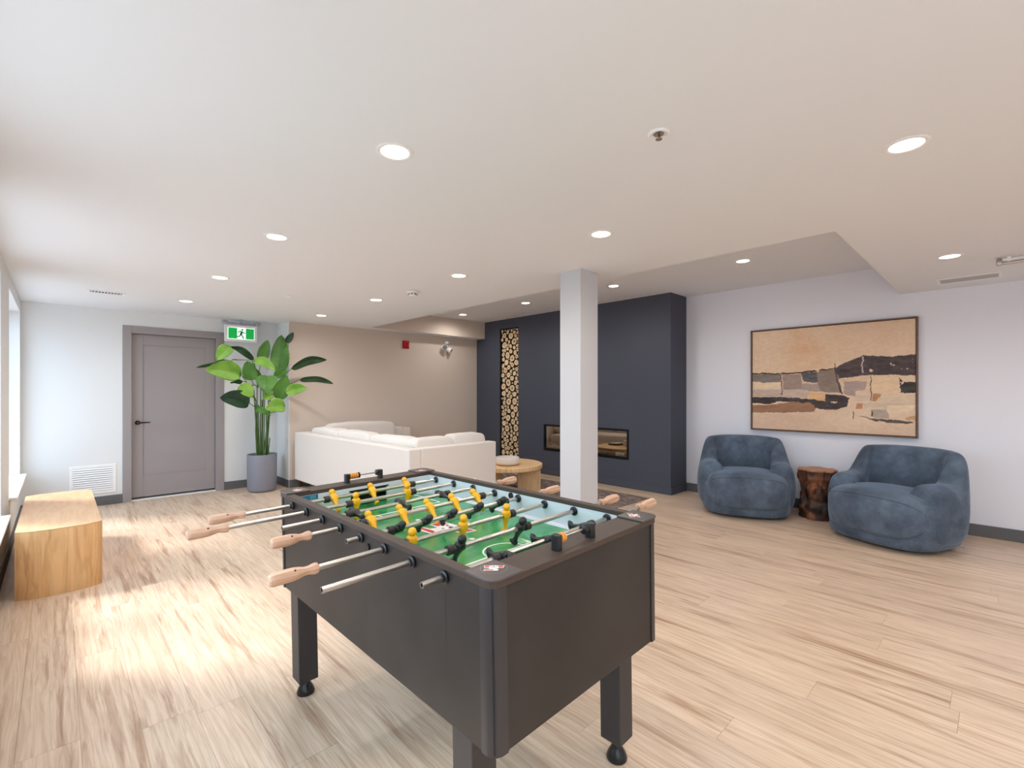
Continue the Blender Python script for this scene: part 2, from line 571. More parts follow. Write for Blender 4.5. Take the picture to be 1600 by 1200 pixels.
# structural column
bm = bmesh.new(); box(bm, 3.10, 3.34, 2.405, 2.625, 0, H1)
tag(finish('column', bm, mat('column_paint', srgb(204, 206, 211), .7), bevel=.004), 'square white column standing between foosball table and fireplace', 'column')
bpy.data.objects['column']['kind'] = 'structure'
del bpy.data.objects['column']['category']

# fireplace wall with log niche and fire opening
NY0, NY1, NZ0, NZ1 = 5.937, 6.424, 0.205, 2.535
FY0, FY1, FZ0, FZ1 = 3.695, 5.33, 0.402, 0.838
bm = bmesh.new()
def wallpiece(y0, y1, z0, z1, top=None):
    box(bm, XF, XR, y0, y1, z0, z1)
wallpiece(YF, FY0, 0, H2); wallpiece(FY0, FY1, 0, FZ0); wallpiece(FY0, FY1, FZ1, H2)
wallpiece(FY1, NY0, 0, H2); wallpiece(NY0, NY1, 0, NZ0); wallpiece(NY0, NY1, NZ1, H2)
wallpiece(NY1, YT2, 0, H2); wallpiece(YT2, YS, 0, H1)
box(bm, XF + .32, XR, NY0, NY1, NZ0, NZ1)
box(bm, XF + .36, XR, FY0, FY1, FZ0, FZ1)
wf = tag(finish('wall_fireplace', bm, M_DARKWALL), 'charcoal blue chimney wall with log niche and fireplace', kind='structure')
bm = bmesh.new()
box(bm, XF - .012, XF, YF - .012, YS - .013, 0, .1); box(bm, XF, XR - .013, YF - .012, YF, 0, .1)
tag(finish('baseboard_fireplace', bm, M_DARKWALL, bevel=.003), 'base of the chimney wall in the same charcoal blue', kind='structure')
bm = bmesh.new()
t = .008
box(bm, XF + .004, XF + .319, NY0, NY0 + t, NZ0, NZ1); box(bm, XF + .004, XF + .319, NY1 - t, NY1, NZ0, NZ1)
box(bm, XF + .004, XF + .319, NY0 + t, NY1 - t, NZ0, NZ0 + t); box(bm, XF + .004, XF + .319, NY0 + t, NY1 - t, NZ1 - t, NZ1)
box(bm, XF + .311, XF + .319, NY0 + t, NY1 - t, NZ0 + t, NZ1 - t)
tag(finish('log_niche_lining', bm, mat('niche_black', srgb(30, 26, 24), .8)), 'dark lining of the tall log niche', kind='structure')

# linear fireplace
fp = empty('fireplace', (XF, (FY0 + FY1) / 2, FZ0), label='long black linear gas fireplace set low in the charcoal wall', cat='fireplace')
hw = (FY1 - FY0) / 2 - .001; hh = FZ1 - FZ0 - .001
bm = bmesh.new(); f = .03
box(bm, -.008, .03, -hw, hw, .001, f + .012); box(bm, -.008, .03, -hw, hw, hh - f, hh)
box(bm, -.008, .03, -hw, -hw + f, f + .012, hh - f); box(bm, -.008, .03, hw - f, hw, f + .012, hh - f)
finish('surround', bm, M_BLACKM, fp, bevel=.002)
bm = bmesh.new()
box(bm, .34, .355, -hw, hw, .002, hh); box(bm, .03, .34, -hw, -hw + .012, .002, hh); box(bm, .03, .34, hw - .012, hw, .002, hh)
box(bm, .03, .34, -hw + .012, hw - .012, .002, .044); box(bm, .03, .34, -hw + .012, hw - .012, hh - .02, hh)
finish('firebox', bm, mat('firebox_liner', srgb(38, 34, 32), .5), fp)
def fireglass():
    m = bpy.data.materials.new('fire_glass')
    m.use_nodes = True
    nt = m.node_tree; nt.nodes.clear()
    t = nt.nodes.new('ShaderNodeBsdfTransparent'); g = nt.nodes.new('ShaderNodeBsdfGlossy')
    t.inputs['Color'].default_value = (.8, .78, .75, 1)
    g.inputs['Roughness'].default_value = 0.01
    g.inputs['Color'].default_value = (1.0, .9, .76, 1)
    mx = nt.nodes.new('ShaderNodeMixShader'); o = nt.nodes.new('ShaderNodeOutputMaterial')
    mx.inputs[0].default_value = .32
    nt.links.new(t.outputs[0], mx.inputs[1]); nt.links.new(g.outputs[0], mx.inputs[2])
    nt.links.new(mx.outputs[0], o.inputs['Surface'])
    return m
bm = bmesh.new(); box(bm, .012, .016, -hw + f, hw - f, f + .012, hh - f)
finish('glass_front', bm, fireglass(), fp)
bm = bmesh.new()
r = random.Random(5)
for i in range(420):
    px, py, s = r.uniform(.03, .16), r.uniform(-hw + .05, hw - .05), r.uniform(.007, .017)
    pz = .046 + s * .5 + r.uniform(0, .03)
    mtx = Matrix.Translation((px, py, pz)) @ Matrix.Rotation(r.uniform(0, 3), 4, (r.random(), r.random(), r.random())) @ Matrix.Diagonal((s, s * r.uniform(.6, 1), s * r.uniform(.6, 1), 1))
    bmesh.ops.create_icosphere(bm, subdivisions=1, radius=1, matrix=mtx)
st = finish('fire_glass_pebbles', bm, mat('white_pebble', srgb(244, 240, 234), .3), fp)
st['kind'] = 'stuff'

# ------------------------------------------------------------------ firewood in the niche
M_BARK = mat('bark', srgb(74, 54, 40), .9, bump=.8, bscale=60, var=.35, vscale=30)
def endgrain():
    m = bpy.data.materials.new('cut_end_grain')
    m.use_nodes = True
    N, K = m.node_tree.nodes, m.node_tree.links
    b = N['Principled BSDF']; b.inputs['Roughness'].default_value = .8
    tc = N.new('ShaderNodeTexCoord')
    w = N.new('ShaderNodeTexWave'); w.wave_type = 'RINGS'; w.rings_direction = 'X'
    w.inputs['Scale'].default_value = 2.4; w.inputs['Distortion'].default_value = 1.2; w.inputs['Detail'].default_value = 2
    K.new(tc.outputs['Object'], w.inputs['Vector'])
    rp = N.new('ShaderNodeValToRGB')
    rp.color_ramp.elements[0].color = srgb(226, 194, 150); rp.color_ramp.elements[1].color = srgb(246, 224, 188)
    K.new(w.outputs['Fac'], rp.inputs['Fac'])
    ln = N.new('ShaderNodeVectorMath'); ln.operation = 'MULTIPLY'; ln.inputs[1].default_value = (0, 1, 1)
    K.new(tc.outputs['Object'], ln.inputs[0])
    le = N.new('ShaderNodeVectorMath'); le.operation = 'LENGTH'; K.new(ln.outputs[0], le.inputs[0])
    rc = N.new('ShaderNodeValToRGB')
    rc.color_ramp.elements[0].position = 0.22; rc.color_ramp.elements[0].color = (1, 1, 1, 1)
    rc.color_ramp.elements[1].position = 0.5; rc.color_ramp.elements[1].color = (0, 0, 0, 1)
    K.new(le.outputs['Value'], rc.inputs['Fac'])
    oi = N.new('ShaderNodeObjectInfo')
    mr = N.new('ShaderNodeMath'); mr.operation = 'MULTIPLY'; K.new(rc.outputs['Color'], mr.inputs[0]); K.new(oi.outputs['Random'], mr.inputs[1])
    mx = N.new('ShaderNodeMix'); mx.data_type = 'RGBA'
    K.new(mr.outputs[0], mx.inputs['Factor']); K.new(rp.outputs['Color'], mx.inputs['A']); mx.inputs['B'].default_value = srgb(140, 98, 62)
    K.new(mx.outputs['Result'], b.inputs['Base Color'])
    return m
M_END = endgrain()
r = random.Random(21)
pts = []
A0, A1, C0, C1 = NY0 + .010, NY1 - .010, NZ0 + .009, NZ1 - .012
miss = 0
while miss < 12:            # stack the logs one by one, each rolling into the lowest hollow
    q = r.choice((.068, .060, .054, .048, .046, .042, .038, .034, .030)) * r.uniform(.95, 1.05)
    best = None
    for _ in range(60):
        y = r.uniform(A0 + q, A1 - q)
        z = C0 + q
        for a, c, e in pts:
            if abs(y - a) < q + e + .0015:
                z = max(z, c + math.sqrt((q + e + .0015) ** 2 - (y - a) ** 2))
        if best is None or z < best[1]: best = (y, z)
    if best[1] + q < C1:
        pts.append((best[0], best[1], q)); miss = 0
    else:
        miss += 1
for q0 in (.030, .024, .019, .015):
    for _ in range(6000):
        q = q0 * r.uniform(.96, 1.04)
        y, z = r.uniform(A0 + q, A1 - q), r.uniform(C0 + q, C1 - q)
        if all((y - a) ** 2 + (z - c) ** 2 > (q + e + .0015) ** 2 for a, c, e in pts):
            pts.append((y, z, q))
variants = []
for vi in range(8):
    prof = [1 + .05 * math.sin(2 * t + vi) + .035 * math.sin(3 * t + 2 * vi) - .035 for t in [2 * PI * k / 18 for k in range(18)]]
    prof = [p_ / max(prof) for p_ in prof]
    bm = bmesh.new()
    ring = lambda xx, s: [bm.verts.new((xx, s * prof[k] * math.cos(2 * PI * k / 18), s * prof[k] * math.sin(2 * PI * k / 18))) for k in range(18)]
    a_, b_, c_ = ring(0, .97), ring(.006, 1.0), ring(.24, 1.0)
    for p, q in ((a_, b_), (b_, c_)):
        for k in range(18):
            bm.faces.new((p[k], p[(k + 1) % 18], q[(k + 1) % 18], q[k]))
    bm.faces.new(c_)
    me = bpy.data.meshes.new('firewood_log'); bm.to_mesh(me); bm.free(); me.materials.append(M_BARK)
    for p in me.polygons: p.use_smooth = len(p.vertices) == 4
    bm = bmesh.new()
    e_ = [bm.verts.new((-.0005, .96 * prof[k] * math.cos(2 * PI * k / 18), .91 * prof[k] * math.sin(2 * PI * k / 18))) for k in range(18)]
    g_ = [bm.verts.new((.004, .97 * prof[k] * math.cos(2 * PI * k / 18), .93 * prof[k] * math.sin(2 * PI * k / 18))) for k in range(18)]
    bm.faces.new(e_[::-1]); bm.faces.new(g_)
    for k in range(18): bm.faces.new((e_[k], e_[(k + 1) % 18], g_[(k + 1) % 18], g_[k]))
    bmesh.ops.recalc_face_normals(bm, faces=bm.faces)
    m2 = bpy.data.meshes.new('cut_end'); bm.to_mesh(m2); bm.free(); m2.materials.append(M_END)
    variants.append((me, m2))
for i, (y, z, q) in enumerate(pts):
    me, m2 = variants[i % 8]
    o = bpy.data.objects.new('firewood_log', me); COL.objects.link(o)
    o.location = (XF + .018 + r.uniform(0, .02), y, z); o.scale = (1, q * .985, q * .985); o.rotation_euler = (r.uniform(0, 6.2), 0, 0)
    tag(o, 'round cut firewood log stacked in the tall niche, pale end showing', 'log', 'firewood logs in the niche')

    c = bpy.data.objects.new('cut_end', m2); COL.objects.link(c); c.parent = o
NLOGS = len(pts)

# ------------------------------------------------------------------ ceiling fixtures
def downlight(x, y, z, label, group):
    t = empty('recessed_downlight', (x, y, z), label=label, cat='ceiling light', group=group)
    bm = bmesh.new()
    lathe(bm, [(.058, 0.0), (.058, -.002), (.062, -.0045), (.074, -.0045), (.079, -.0015), (.079, 0)], 40)
    finish('trim_ring', bm, M_WHITE, t, smooth=50)
    bm = bmesh.new(); lathe(bm, [(0, -.0012), (.058, -.0012), (.0585, -.0002), (0, -.0002)], 40)
    finish('lens', bm, M_LIT, t, smooth=50)
    ld = bpy.data.lights.new('lamp', 'SPOT')
    ld.energy = DOWNLIGHT; ld.color = (1.0, .95, .89); ld.spot_size = math.radians(172); ld.spot_blend = .8
    ld.shadow_soft_size = .05
    lo = bpy.data.objects.new('lamp', ld); COL.objects.link(lo); lo.parent = t; lo.location = (0, 0, -.012)
    return t
near = 'recessed downlights in the main ceiling'
DL = [(1.03, 1.785, 'largest recessed downlight, upper middle of the ceiling'),
      (2.52, .272, 'recessed downlight at upper right, near the right edge'),
      (1.035, 3.302, 'second recessed downlight from the front in the window side row'),
      (2.522, 1.791, 'recessed downlight just in front of the white column'),
      (1.04, 4.822, 'third recessed downlight in the window side row, right of the ceiling vent'),
      (2.526, 3.293, 'recessed downlight to the right of the smoke alarm'),
      (1.036, 6.334, 'recessed downlight above the grey door'),
      (2.532, 4.789, 'recessed downlight just left of the smoke alarm'),
      (2.52, 6.262, 'recessed downlight of the main ceiling nearest the greige sofa wall, right of the exit sign'),
      (4.82, .27, 'recessed downlight above the painting beside the linear diffuser')]
for x, y, l in DL: downlight(x, y, H1, l, near)
for x, y in ((1.03, .27), (1.03, -1.25), (2.52, -1.25), (4.82, -1.25), (1.03, -2.7), (2.52, -2.7), (4.82, -2.7)):  # unseen lamps added to light the room from outside the view
    downlight(x, y, H1, 'unseen recessed downlight added behind the camera for its light', 'added downlights behind the camera')
hi = 'recessed downlights in the raised ceiling'
for x, y, l in ((5.0, 1.818, 'recessed downlight in the raised ceiling above the left armchair'),
                (5.01, 3.369, 'recessed downlight in the raised ceiling just right of the column'),
                (5.02, 4.918, 'recessed downlight in the raised ceiling left of the column'),
                (5.0, 6.402, 'recessed downlight in the raised ceiling nearest the sofa wall')):
    downlight(x, y, H2, l, hi)

# smoke alarm
bm = bmesh.new()
lathe(bm, [(0, 0), (.052, 0), (.062, -.004), (.062, -.014), (.055, -.02), (0, -.02)], 36)
sm = finish('smoke_alarm', bm, M_WHITE, smooth=35, loc=(2.584, 4.127, H1))
tag(sm, 'white round smoke alarm with dark slots on the main ceiling', 'smoke alarm')
bm = bmesh.new(); lathe(bm, [(.036, -.02), (.045, -.024), (.042, -.04), (.03, -.05), (0, -.052)], 36)
finish('sensor_dome', bm, M_WHITE, sm, smooth=35)
for k in range(8):
    bm = bmesh.new(); a = 2 * PI * k / 8
    box(bm, .0435, .0462, -.010, .010, -.037, -.029)
    o = finish('slot', bm, M_BLACK, sm); o.rotation_euler = (0, 0, a)
# small flat detector
bm = bmesh.new(); lathe(bm, [(0, 0), (.042, 0), (.042, -.006), (.038, -.009), (0, -.009)], 32)
tag(finish('sprinkler_cover', bm, M_WHITE, smooth=35, loc=(1.754, 5.235, H1)), 'small flat white round cover plate on the ceiling near the exit sign', 'ceiling cover')
# recessed sprinkler with copper heart
sp = empty('fire_sprinkler', (1.708, .938, H1), label='recessed white ring sprinkler head with copper coloured centre', cat='sprinkler')
bm = bmesh.new(); lathe(bm, [(.02, -.001), (.028, -.004), (.036, -.008), (.041, -.006), (.043, 0)], 32)
finish('escutcheon', bm, M_WHITE, sp, smooth=40)
bm = bmesh.new(); lathe(bm, [(0, -.001), (.02, -.001), (.02, -.003), (.015, -.004), (0, -.004)], 24)
finish('cup', bm, M_CHROME, sp, smooth=40)
bm = bmesh.new()
for s in (-1, 1): tube(bm, [(s * .009, 0, -.003), (s * .011, 0, -.014), (s * .003, 0, -.022)], .0022, 8)
lathe(bm, [(0, -.021), (.013, -.021), (.013, -.023), (0, -.023)], 16)
finish('deflector', bm, M_CHROME, sp, smooth=40)
bm = bmesh.new(); tube(bm, [(0, 0, -.004), (0, 0, -.021)], .004, 10)
finish('bulb', bm, mat('copper', srgb(150, 78, 34), .35, metal=.8), sp, smooth=40)

# ceiling vent near the window wall
def louvre(name, loc, L, W, n, label, cat, axis='x', rot=0, dark=True):
    t = empty(name, loc, rot, label=label, cat=cat)
    bm = bmesh.new(); f = .026
    box(bm, -L / 2, L / 2, -W / 2, -W / 2 + f, -.006, -.0002); box(bm, -L / 2, L / 2, W / 2 - f, W / 2, -.006, -.0002)
    box(bm, -L / 2, -L / 2 + f, -W / 2 + f, W / 2 - f, -.006, -.0002); box(bm, L / 2 - f, L / 2, -W / 2 + f, W / 2 - f, -.006, -.0002)
    finish('frame', bm, M_WHITE, t, bevel=.0015)
    bm = bmesh.new(); box(bm, -L / 2 + f, L / 2 - f, -W / 2 + f, W / 2 - f, -.0048, -.0003)
    finish('backing', bm, M_BLACK if dark else mat('diffuser_grey', srgb(170, 172, 174), .6), t)
    proto = None
    for k in range(n):
        u = -L / 2 + f + (L - 2 * f) * (k + .5) / n
        if proto is None:
            bm = bmesh.new()
            prism(bm, [(-.0035, -.0050), (-.0035, -.0060), (.0035, -.0060), (.0035, -.0050)], -W / 2 + f, W / 2 - f, axis='y')
            proto = finish('slat', bm, M_WHITE, t); o = proto
        else:
            o = proto.copy(); COL.objects.link(o)
        o.location = (u, 0, 0)
    return t
louvre('ceiling_vent', (.356, 6.335, H1), .30, .15, 10, 'small white slatted air vent in the ceiling beside the window wall', 'vent')
# linear diffuser at the right
t = empty('linear_diffuser', (5.86, .205, H1), label='long narrow pale grey air diffuser in the ceiling above the painting', cat='vent')
bm = bmesh.new(); L, W, f = .42, .26, .022
box(bm, -W / 2, W / 2, -L / 2, -L / 2 + f, -.008, -.0002); box(bm, -W / 2, W / 2, L / 2 - f, L / 2, -.008, -.0002)
box(bm, -W / 2, -W / 2 + f, -L / 2 + f, L / 2 - f, -.008, -.0002); box(bm, W / 2 - f, W / 2, -L / 2 + f, L / 2 - f, -.008, -.0002)
finish('frame', bm, M_WHITE, t, bevel=.002)
bm = bmesh.new(); box(bm, -W / 2 + f, W / 2 - f, -L / 2 + f, L / 2 - f, -.003, -.0003)
finish('plate', bm, mat('diffuser_grey', srgb(178, 180, 182), .6), t)
# white rail under the ceiling at the photo's right edge
t = empty('ceiling_rail', (5.15, .0, H1), label='slim pale metal rail with rounded end cap under the ceiling at the right edge', cat='rail')
bm = bmesh.new(); tube(bm, [(0, 0.0, -.045), (0, -1.4, -.045)], .012, 14); finish('lower_bar', bm, M_CHROME, t, smooth=40)
bm = bmesh.new(); tube(bm, [(0, 0.0, -.02), (0, -1.4, -.02)], .009, 12); finish('upper_bar', bm, M_WHITE, t, smooth=40)
bm = bmesh.new(); superquad(bm, 0, .012, -.034, .018, .018, .026, .5, .5, 20, 10); finish('end_cap', bm, M_CHROME, t, smooth=60)
bm = bmesh.new(); box(bm, -.008, .008, -.05, -.03, -.045, 0); box(bm, -.008, .008, -1.2, -1.18, -.045, 0); finish('hanger', bm, M_WHITE, t)

# ------------------------------------------------------------------ exit sign
g = empty('exit_sign', (1.856, 7.42, 2.193), label='green and white running man exit sign hung above the plant', cat='exit sign')
bm = bmesh.new(); box(bm, -.185, .185, -.02, .02, -.108, .108); finish('housing', bm, M_WHITE, g, bevel=.006)
M_EG = mat('exit_green', srgb(0, 158, 66), .4, emit=srgb(0, 168, 72), estr=.55)
M_EW = mat('exit_white', srgb(240, 255, 246), .4, emit=srgb(225, 255, 238), estr=.75)
bm = bmesh.new(); box(bm, -.153, .153, -.0215, -.0200, -.077, .077); finish('legend_plate', bm, M_EW, g)
for x0, x1 in ((-.146, -.048), (.052, .146)):
    bm = bmesh.new(); box(bm, x0, x1, -.0228, -.0215, -.069, .069); finish('green_panel', bm, M_EG, g)
bm = bmesh.new()
def limb(pts, w):
    for (x0, z0), (x1, z1) in zip(pts, pts[1:]):
        dx, dz_ = x1 - x0, z1 - z0; l = math.hypot(dx, dz_); nx, nz = -dz_ / l * w / 2, dx / l * w / 2
        prism(bm, [(x0 + nx, z0 + nz), (x0 - nx, z0 - nz), (x1 - nx, z1 - nz), (x1 + nx, z1 + nz)], -.0226, -.0214, axis='y')
limb([(.006, .026), (-.006, -.012)], .026)
limb([(.010, .03), (.030, .008), (.048, .012)], .010)
limb([(.002, .034), (-.024, .030), (-.036, .008)], .010)
limb([(-.002, -.012), (.016, -.036), (.024, -.064)], .013)
limb([(-.006, -.012), (-.022, -.038), (-.052, -.042)], .013)
prism(bm, [(.012 + .011 * math.cos(a), .05 + .011 * math.sin(a)) for a in [2 * PI * k / 16 for k in range(16)]], -.0226, -.0214, axis='y')
finish('running_figure', bm, mat('exit_dark_green', srgb(0, 110, 60), .5), g)
bm = bmesh.new(); box(bm, -.16, .17, -.012, .012, .108, .124); box(bm, -.21, -.15, -.03, .03, .13, .155); box(bm, .16, .225, -.03, .03, .13, .155)
box(bm, -.012, .012, -.01, .01, .12, .19); box(bm, -.2, .215, -.01, .01, .124, .14)
finish('mounting_bracket', bm, mat('bracket_grey', srgb(168, 168, 178), .5), g, bevel=.003)
for s in (-.18, .195):
    bm = bmesh.new(); superquad(bm, s, -.006, .138, .034, .03, .024, .8, .8, 20, 10); finish('lamp_head', bm, mat('bracket_grey', srgb(168, 168, 178), .5), g, smooth=60)

g.scale = (1.1, 1, 1.08)
# fire alarm strobe + emergency twin light on the sofa wall
t = empty('fire_alarm', (4.295, YS, 2.187), label='small red fire alarm box high on the wall behind the sofa', cat='fire alarm')
M_RED = mat('alarm_red', srgb(178, 10, 14), .35)
bm = bmesh.new(); box(bm, -.062, .062, -.022, 0, -.066, .066); finish('back_box', bm, M_RED, t, bevel=.006)
bm = bmesh.new(); box(bm, -.05, .05, -.04, -.022, -.052, .052); finish('grille', bm, M_RED, t, bevel=.008)
bm = bmesh.new(); box(bm, -.014, .014, -.046, -.04, -.03, .03); finish('strobe_lens', bm, mat('strobe', srgb(150, 30, 30), .2), t, bevel=.003)
t = empty('emergency_light', (5.10, YS, 2.19), label='white twin head emergency light on the wall beside the chimney wall', cat='emergency light')
bm = bmesh.new(); lathe(bm, [(0, 0), (.05, 0), (.05, .015), (.04, .03), (0, .034)], 28)
o = finish('base_plate', bm, M_WHITE, t, smooth=40); o.rotation_euler = (PI / 2, 0, 0)
for k, (dx, dz_, ax, az) in enumerate(((-.035, .02, -.4, -.25), (.045, -.02, .6, -.45))):
    hdn = Vector((ax, -.75, az)).normalized()
    bm = bmesh.new()
    p0 = Vector((dx * .6, -.035, dz_)); p1 = p0 + hdn * .03; p2 = p0 + hdn * .1
    tube(bm, [p0, p1], .012, 12); tube(bm, [p1, p1 + hdn * .012, p2], [.022, .042, .05], 24)
    h_ = finish('lamp_head', bm, M_WHITE, t, smooth=40)
    bm = bmesh.new(); tube(bm, [p2 + hdn * .0005, p2 + hdn * .003], .043, 24); finish('lens', bm, mat('lens_grey', srgb(120, 122, 126), .15), h_, smooth=40)
bm = bmesh.new(); box(bm, -.03, .02, -.03, -.0, -.15, -.05); finish('junction_tab', bm, mat('tab_beige', srgb(196, 184, 170), .6), t, bevel=.004)
bm = bmesh.new(); lathe(bm, [(0, .12), (.03, .115), (.042, .09), (.03, .062), (0, .055)], 20); finish('sensor', bm, M_WHITE, t, smooth=60, loc=(.03, -.045, 0))

# wall grille by the bench
t = empty('wall_grille', (.307, YD, .321), label='white louvred return air grille low on the far wall behind the bench', cat='vent')
hw, hh, f = .212, .172, .032
bm = bmesh.new()
box(bm, -hw, hw, -.008, 0, -hh, -hh + f); box(bm, -hw, hw, -.008, 0, hh - f, hh); box(bm, -hw, -hw + f, -.008, 0, -hh + f, hh - f); box(bm, hw - f, hw, -.008, 0, -hh + f, hh - f)
finish('frame', bm, M_WHITE, t, bevel=.003)
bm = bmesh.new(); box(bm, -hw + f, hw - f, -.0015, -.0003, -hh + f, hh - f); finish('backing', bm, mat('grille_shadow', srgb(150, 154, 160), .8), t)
proto = None
n = 11
for k in range(n):
    z = -hh + f + (2 * hh - 2 * f) * (k + .5) / n
    if proto is None:
        bm = bmesh.new(); 
        v = [(-.002, .010), (-.0035, .010), (-.011, -.008), (-.0095, -.008)]
        prism(bm, v, -hw + f, hw - f, axis='x'); proto = finish('slat', bm, M_WHITE, t); o = proto
    else:
        o = proto.copy(); COL.objects.link(o)
    o.location = (0, 0, z)

# ================================================================== FOOSBALL TABLE
HT = .914
ft = empty('foosball_table', (1.152, 1.603, 0), math.radians(.4),
           label='large charcoal foosball table with steel rods and green playfield in the foreground', cat='foosball table')
TILT = .02      # the table stands very slightly out of level on its feet
ft.rotation_euler = (0, -TILT, math.radians(.4))
ft.location = (1.152 + HT * TILT, 1.603, 0)
a, b = .402, .746
ys = [.575 - .161 * i for i in range(8)]
ZR = .877
ZF = .803
# cabinet panels
ao, bo, th = .398, .742, .014
def panel(name, x0, x1, y0, y1, z0, z1, m=M_LAM, bev=.0015):
    bm = bmesh.new(); box(bm, x0, x1, y0, y1, z0, z1)
    return finish(name, bm, m, ft, bevel=bev)
for s in (-1, 1):
    x0, x1 = sorted((s * ao, s * (ao - th)))
    panel('side_panel', x0, x1, -bo + .035, bo - .035, .478, .896)
    y0, y1 = sorted((s * bo, s * (bo - th)))
    panel('end_panel', -ao + .035, ao - .035, y0, y1, .478, .896)
# rounded corner extrusions
for sx in (-1, 1):
    for sy in (-1, 1):
        bm = bmesh.new()
        out = []
        R = .032
        for k in (0, 1, 2, 3, 3.6, 3.61, 4.4, 4.41, 5, 6, 7, 8):
            t = PI / 2 * k / 8
            if k in (3.61, 4.4):
                out.append((sx * (ao - R + (R - .003) * math.cos(t)), sy * (bo - R + (R - .003) * math.sin(t))))
                continue
            out.append((sx * (ao - R + (R + .003) * math.cos(t)), sy * (bo - R + (R + .003) * math.sin(t))))
        inn = [(sx * (ao - .045), sy * (bo + .003)), (sx * (ao - .045), sy * (bo - .018)), (sx * (ao - .018), sy * (bo - .045)), (sx * (ao + .003), sy * (bo - .045))]
        poly = out + inn
        prism(bm, poly, .476, .897)
        finish('corner_post', bm, M_POST, ft, smooth=24)
        bm = bmesh.new()
        x0, x1 = sorted((sx * (ao - .046), sx * (ao - .049))); box(bm, x0, x1, *sorted((sy * (bo - .01), sy * (bo + .0012))), .478, .896)
        y0, y1 = sorted((sy * (bo - .046), sy * (bo - .049))); box(bm, *sorted((sx * (ao - .01), sx * (ao + .0012))), y0, y1, .478, .896)
        finish('joint_strip', bm, M_BLACK, ft)
# top rim: two side rails, two end rails
sr, er = .034, .104
for s in (-1, 1):
    x0, x1 = sorted((s * a, s * (a - sr)))
    panel('side_rail', x0, x1, -b + er, b - er, .896, HT, M_RIM, .002)
    y0, y1 = sorted((s * b, s * (b - er)))
    bm = bmesh.new()
    prism(bm, rounded_rect(-a, a, y0, y1, .001, 1) if 0 else
          ([(-a + .03 - .03 * math.sin(t), s * (b - .03 + .03 * math.cos(t))) for t in [PI / 2 * k / 6 for k in range(7)]][::1]
           + [(-a, s * (b - er)), (a, s * (b - er))]
           + [(a - .03 + .03 * math.cos(t), s * (b - .03 + .03 * math.sin(t))) for t in [PI / 2 * k / 6 for k in range(7)]]), .896, HT)
    finish('end_rail', bm, M_RIM, ft, bevel=.002)
# corner plates with stickers
M_STK = mat('sticker_white', srgb(236, 232, 230), .4)
M_STR = mat('sticker_red', srgb(205, 82, 66), .4)
M_FRED = mat('print_red', srgb(196, 52, 48), .35)
def logo(parent, cx, cy, z, size, ang, red, name='printed_emblem', h=.0004, outline=None):
    """Slanted two-bar emblem with a ball in the middle; right = +u, up = +v."""
    ca, sa = math.cos(ang), math.sin(ang)
    def put(poly, z0, m, nm):
        bm = bmesh.new()
        prism(bm, [(cx + size * (u * ca - v * sa), cy + size * (u * sa + v * ca)) for u, v in poly], z0, z0 + h)
        return finish(nm, bm, m, parent)
    e = M_STK
    root = put([(-1, .62), (1.05, .62), (.92, .02), (.52, .02), (.3, -.1), (.34, -.3), (.5, -.3), (.42, -.66), (-.95, -.66), (-.88, -.3), (-.5, -.3), (-.36, -.05), (-.9, .02)], z, e, name)
    out = []
    for poly in ([(-.93, .54), (-.36, .54), (-.44, .38), (-.48, .1), (-.84, .1)],
                 [(.36, .54), (.97, .54), (.86, .1), (.5, .1), (.46, .3)],
                 [(-.88, -.58), (.05, -.58), (-.12, -.38), (-.8, -.38)]):
        bm = bmesh.new()
        prism(bm, [(cx + size * (u * ca - v * sa), cy + size * (u * sa + v * ca)) for u, v in poly], z + h, z + 2 * h)
        finish('red_field', bm, red, root)
    bm = bmesh.new()
    for (pu, pv, pr) in ((0, .3, .11), (-.26, .36, .07), (.26, .36, .07), (-.12, .02, .06), (.14, .02, .06)):
        prism(bm, [(cx + size * ((pu + pr * math.cos(t)) * ca - (pv + pr * math.sin(t)) * sa), cy + size * ((pu + pr * math.cos(t)) * sa + (pv + pr * math.sin(t)) * ca)) for t in [2 * PI * k / 5 + .3 for k in range(5)]], z + h, z + 2 * h)
    finish('ball_patch', bm, M_BLACK, root)
    return root
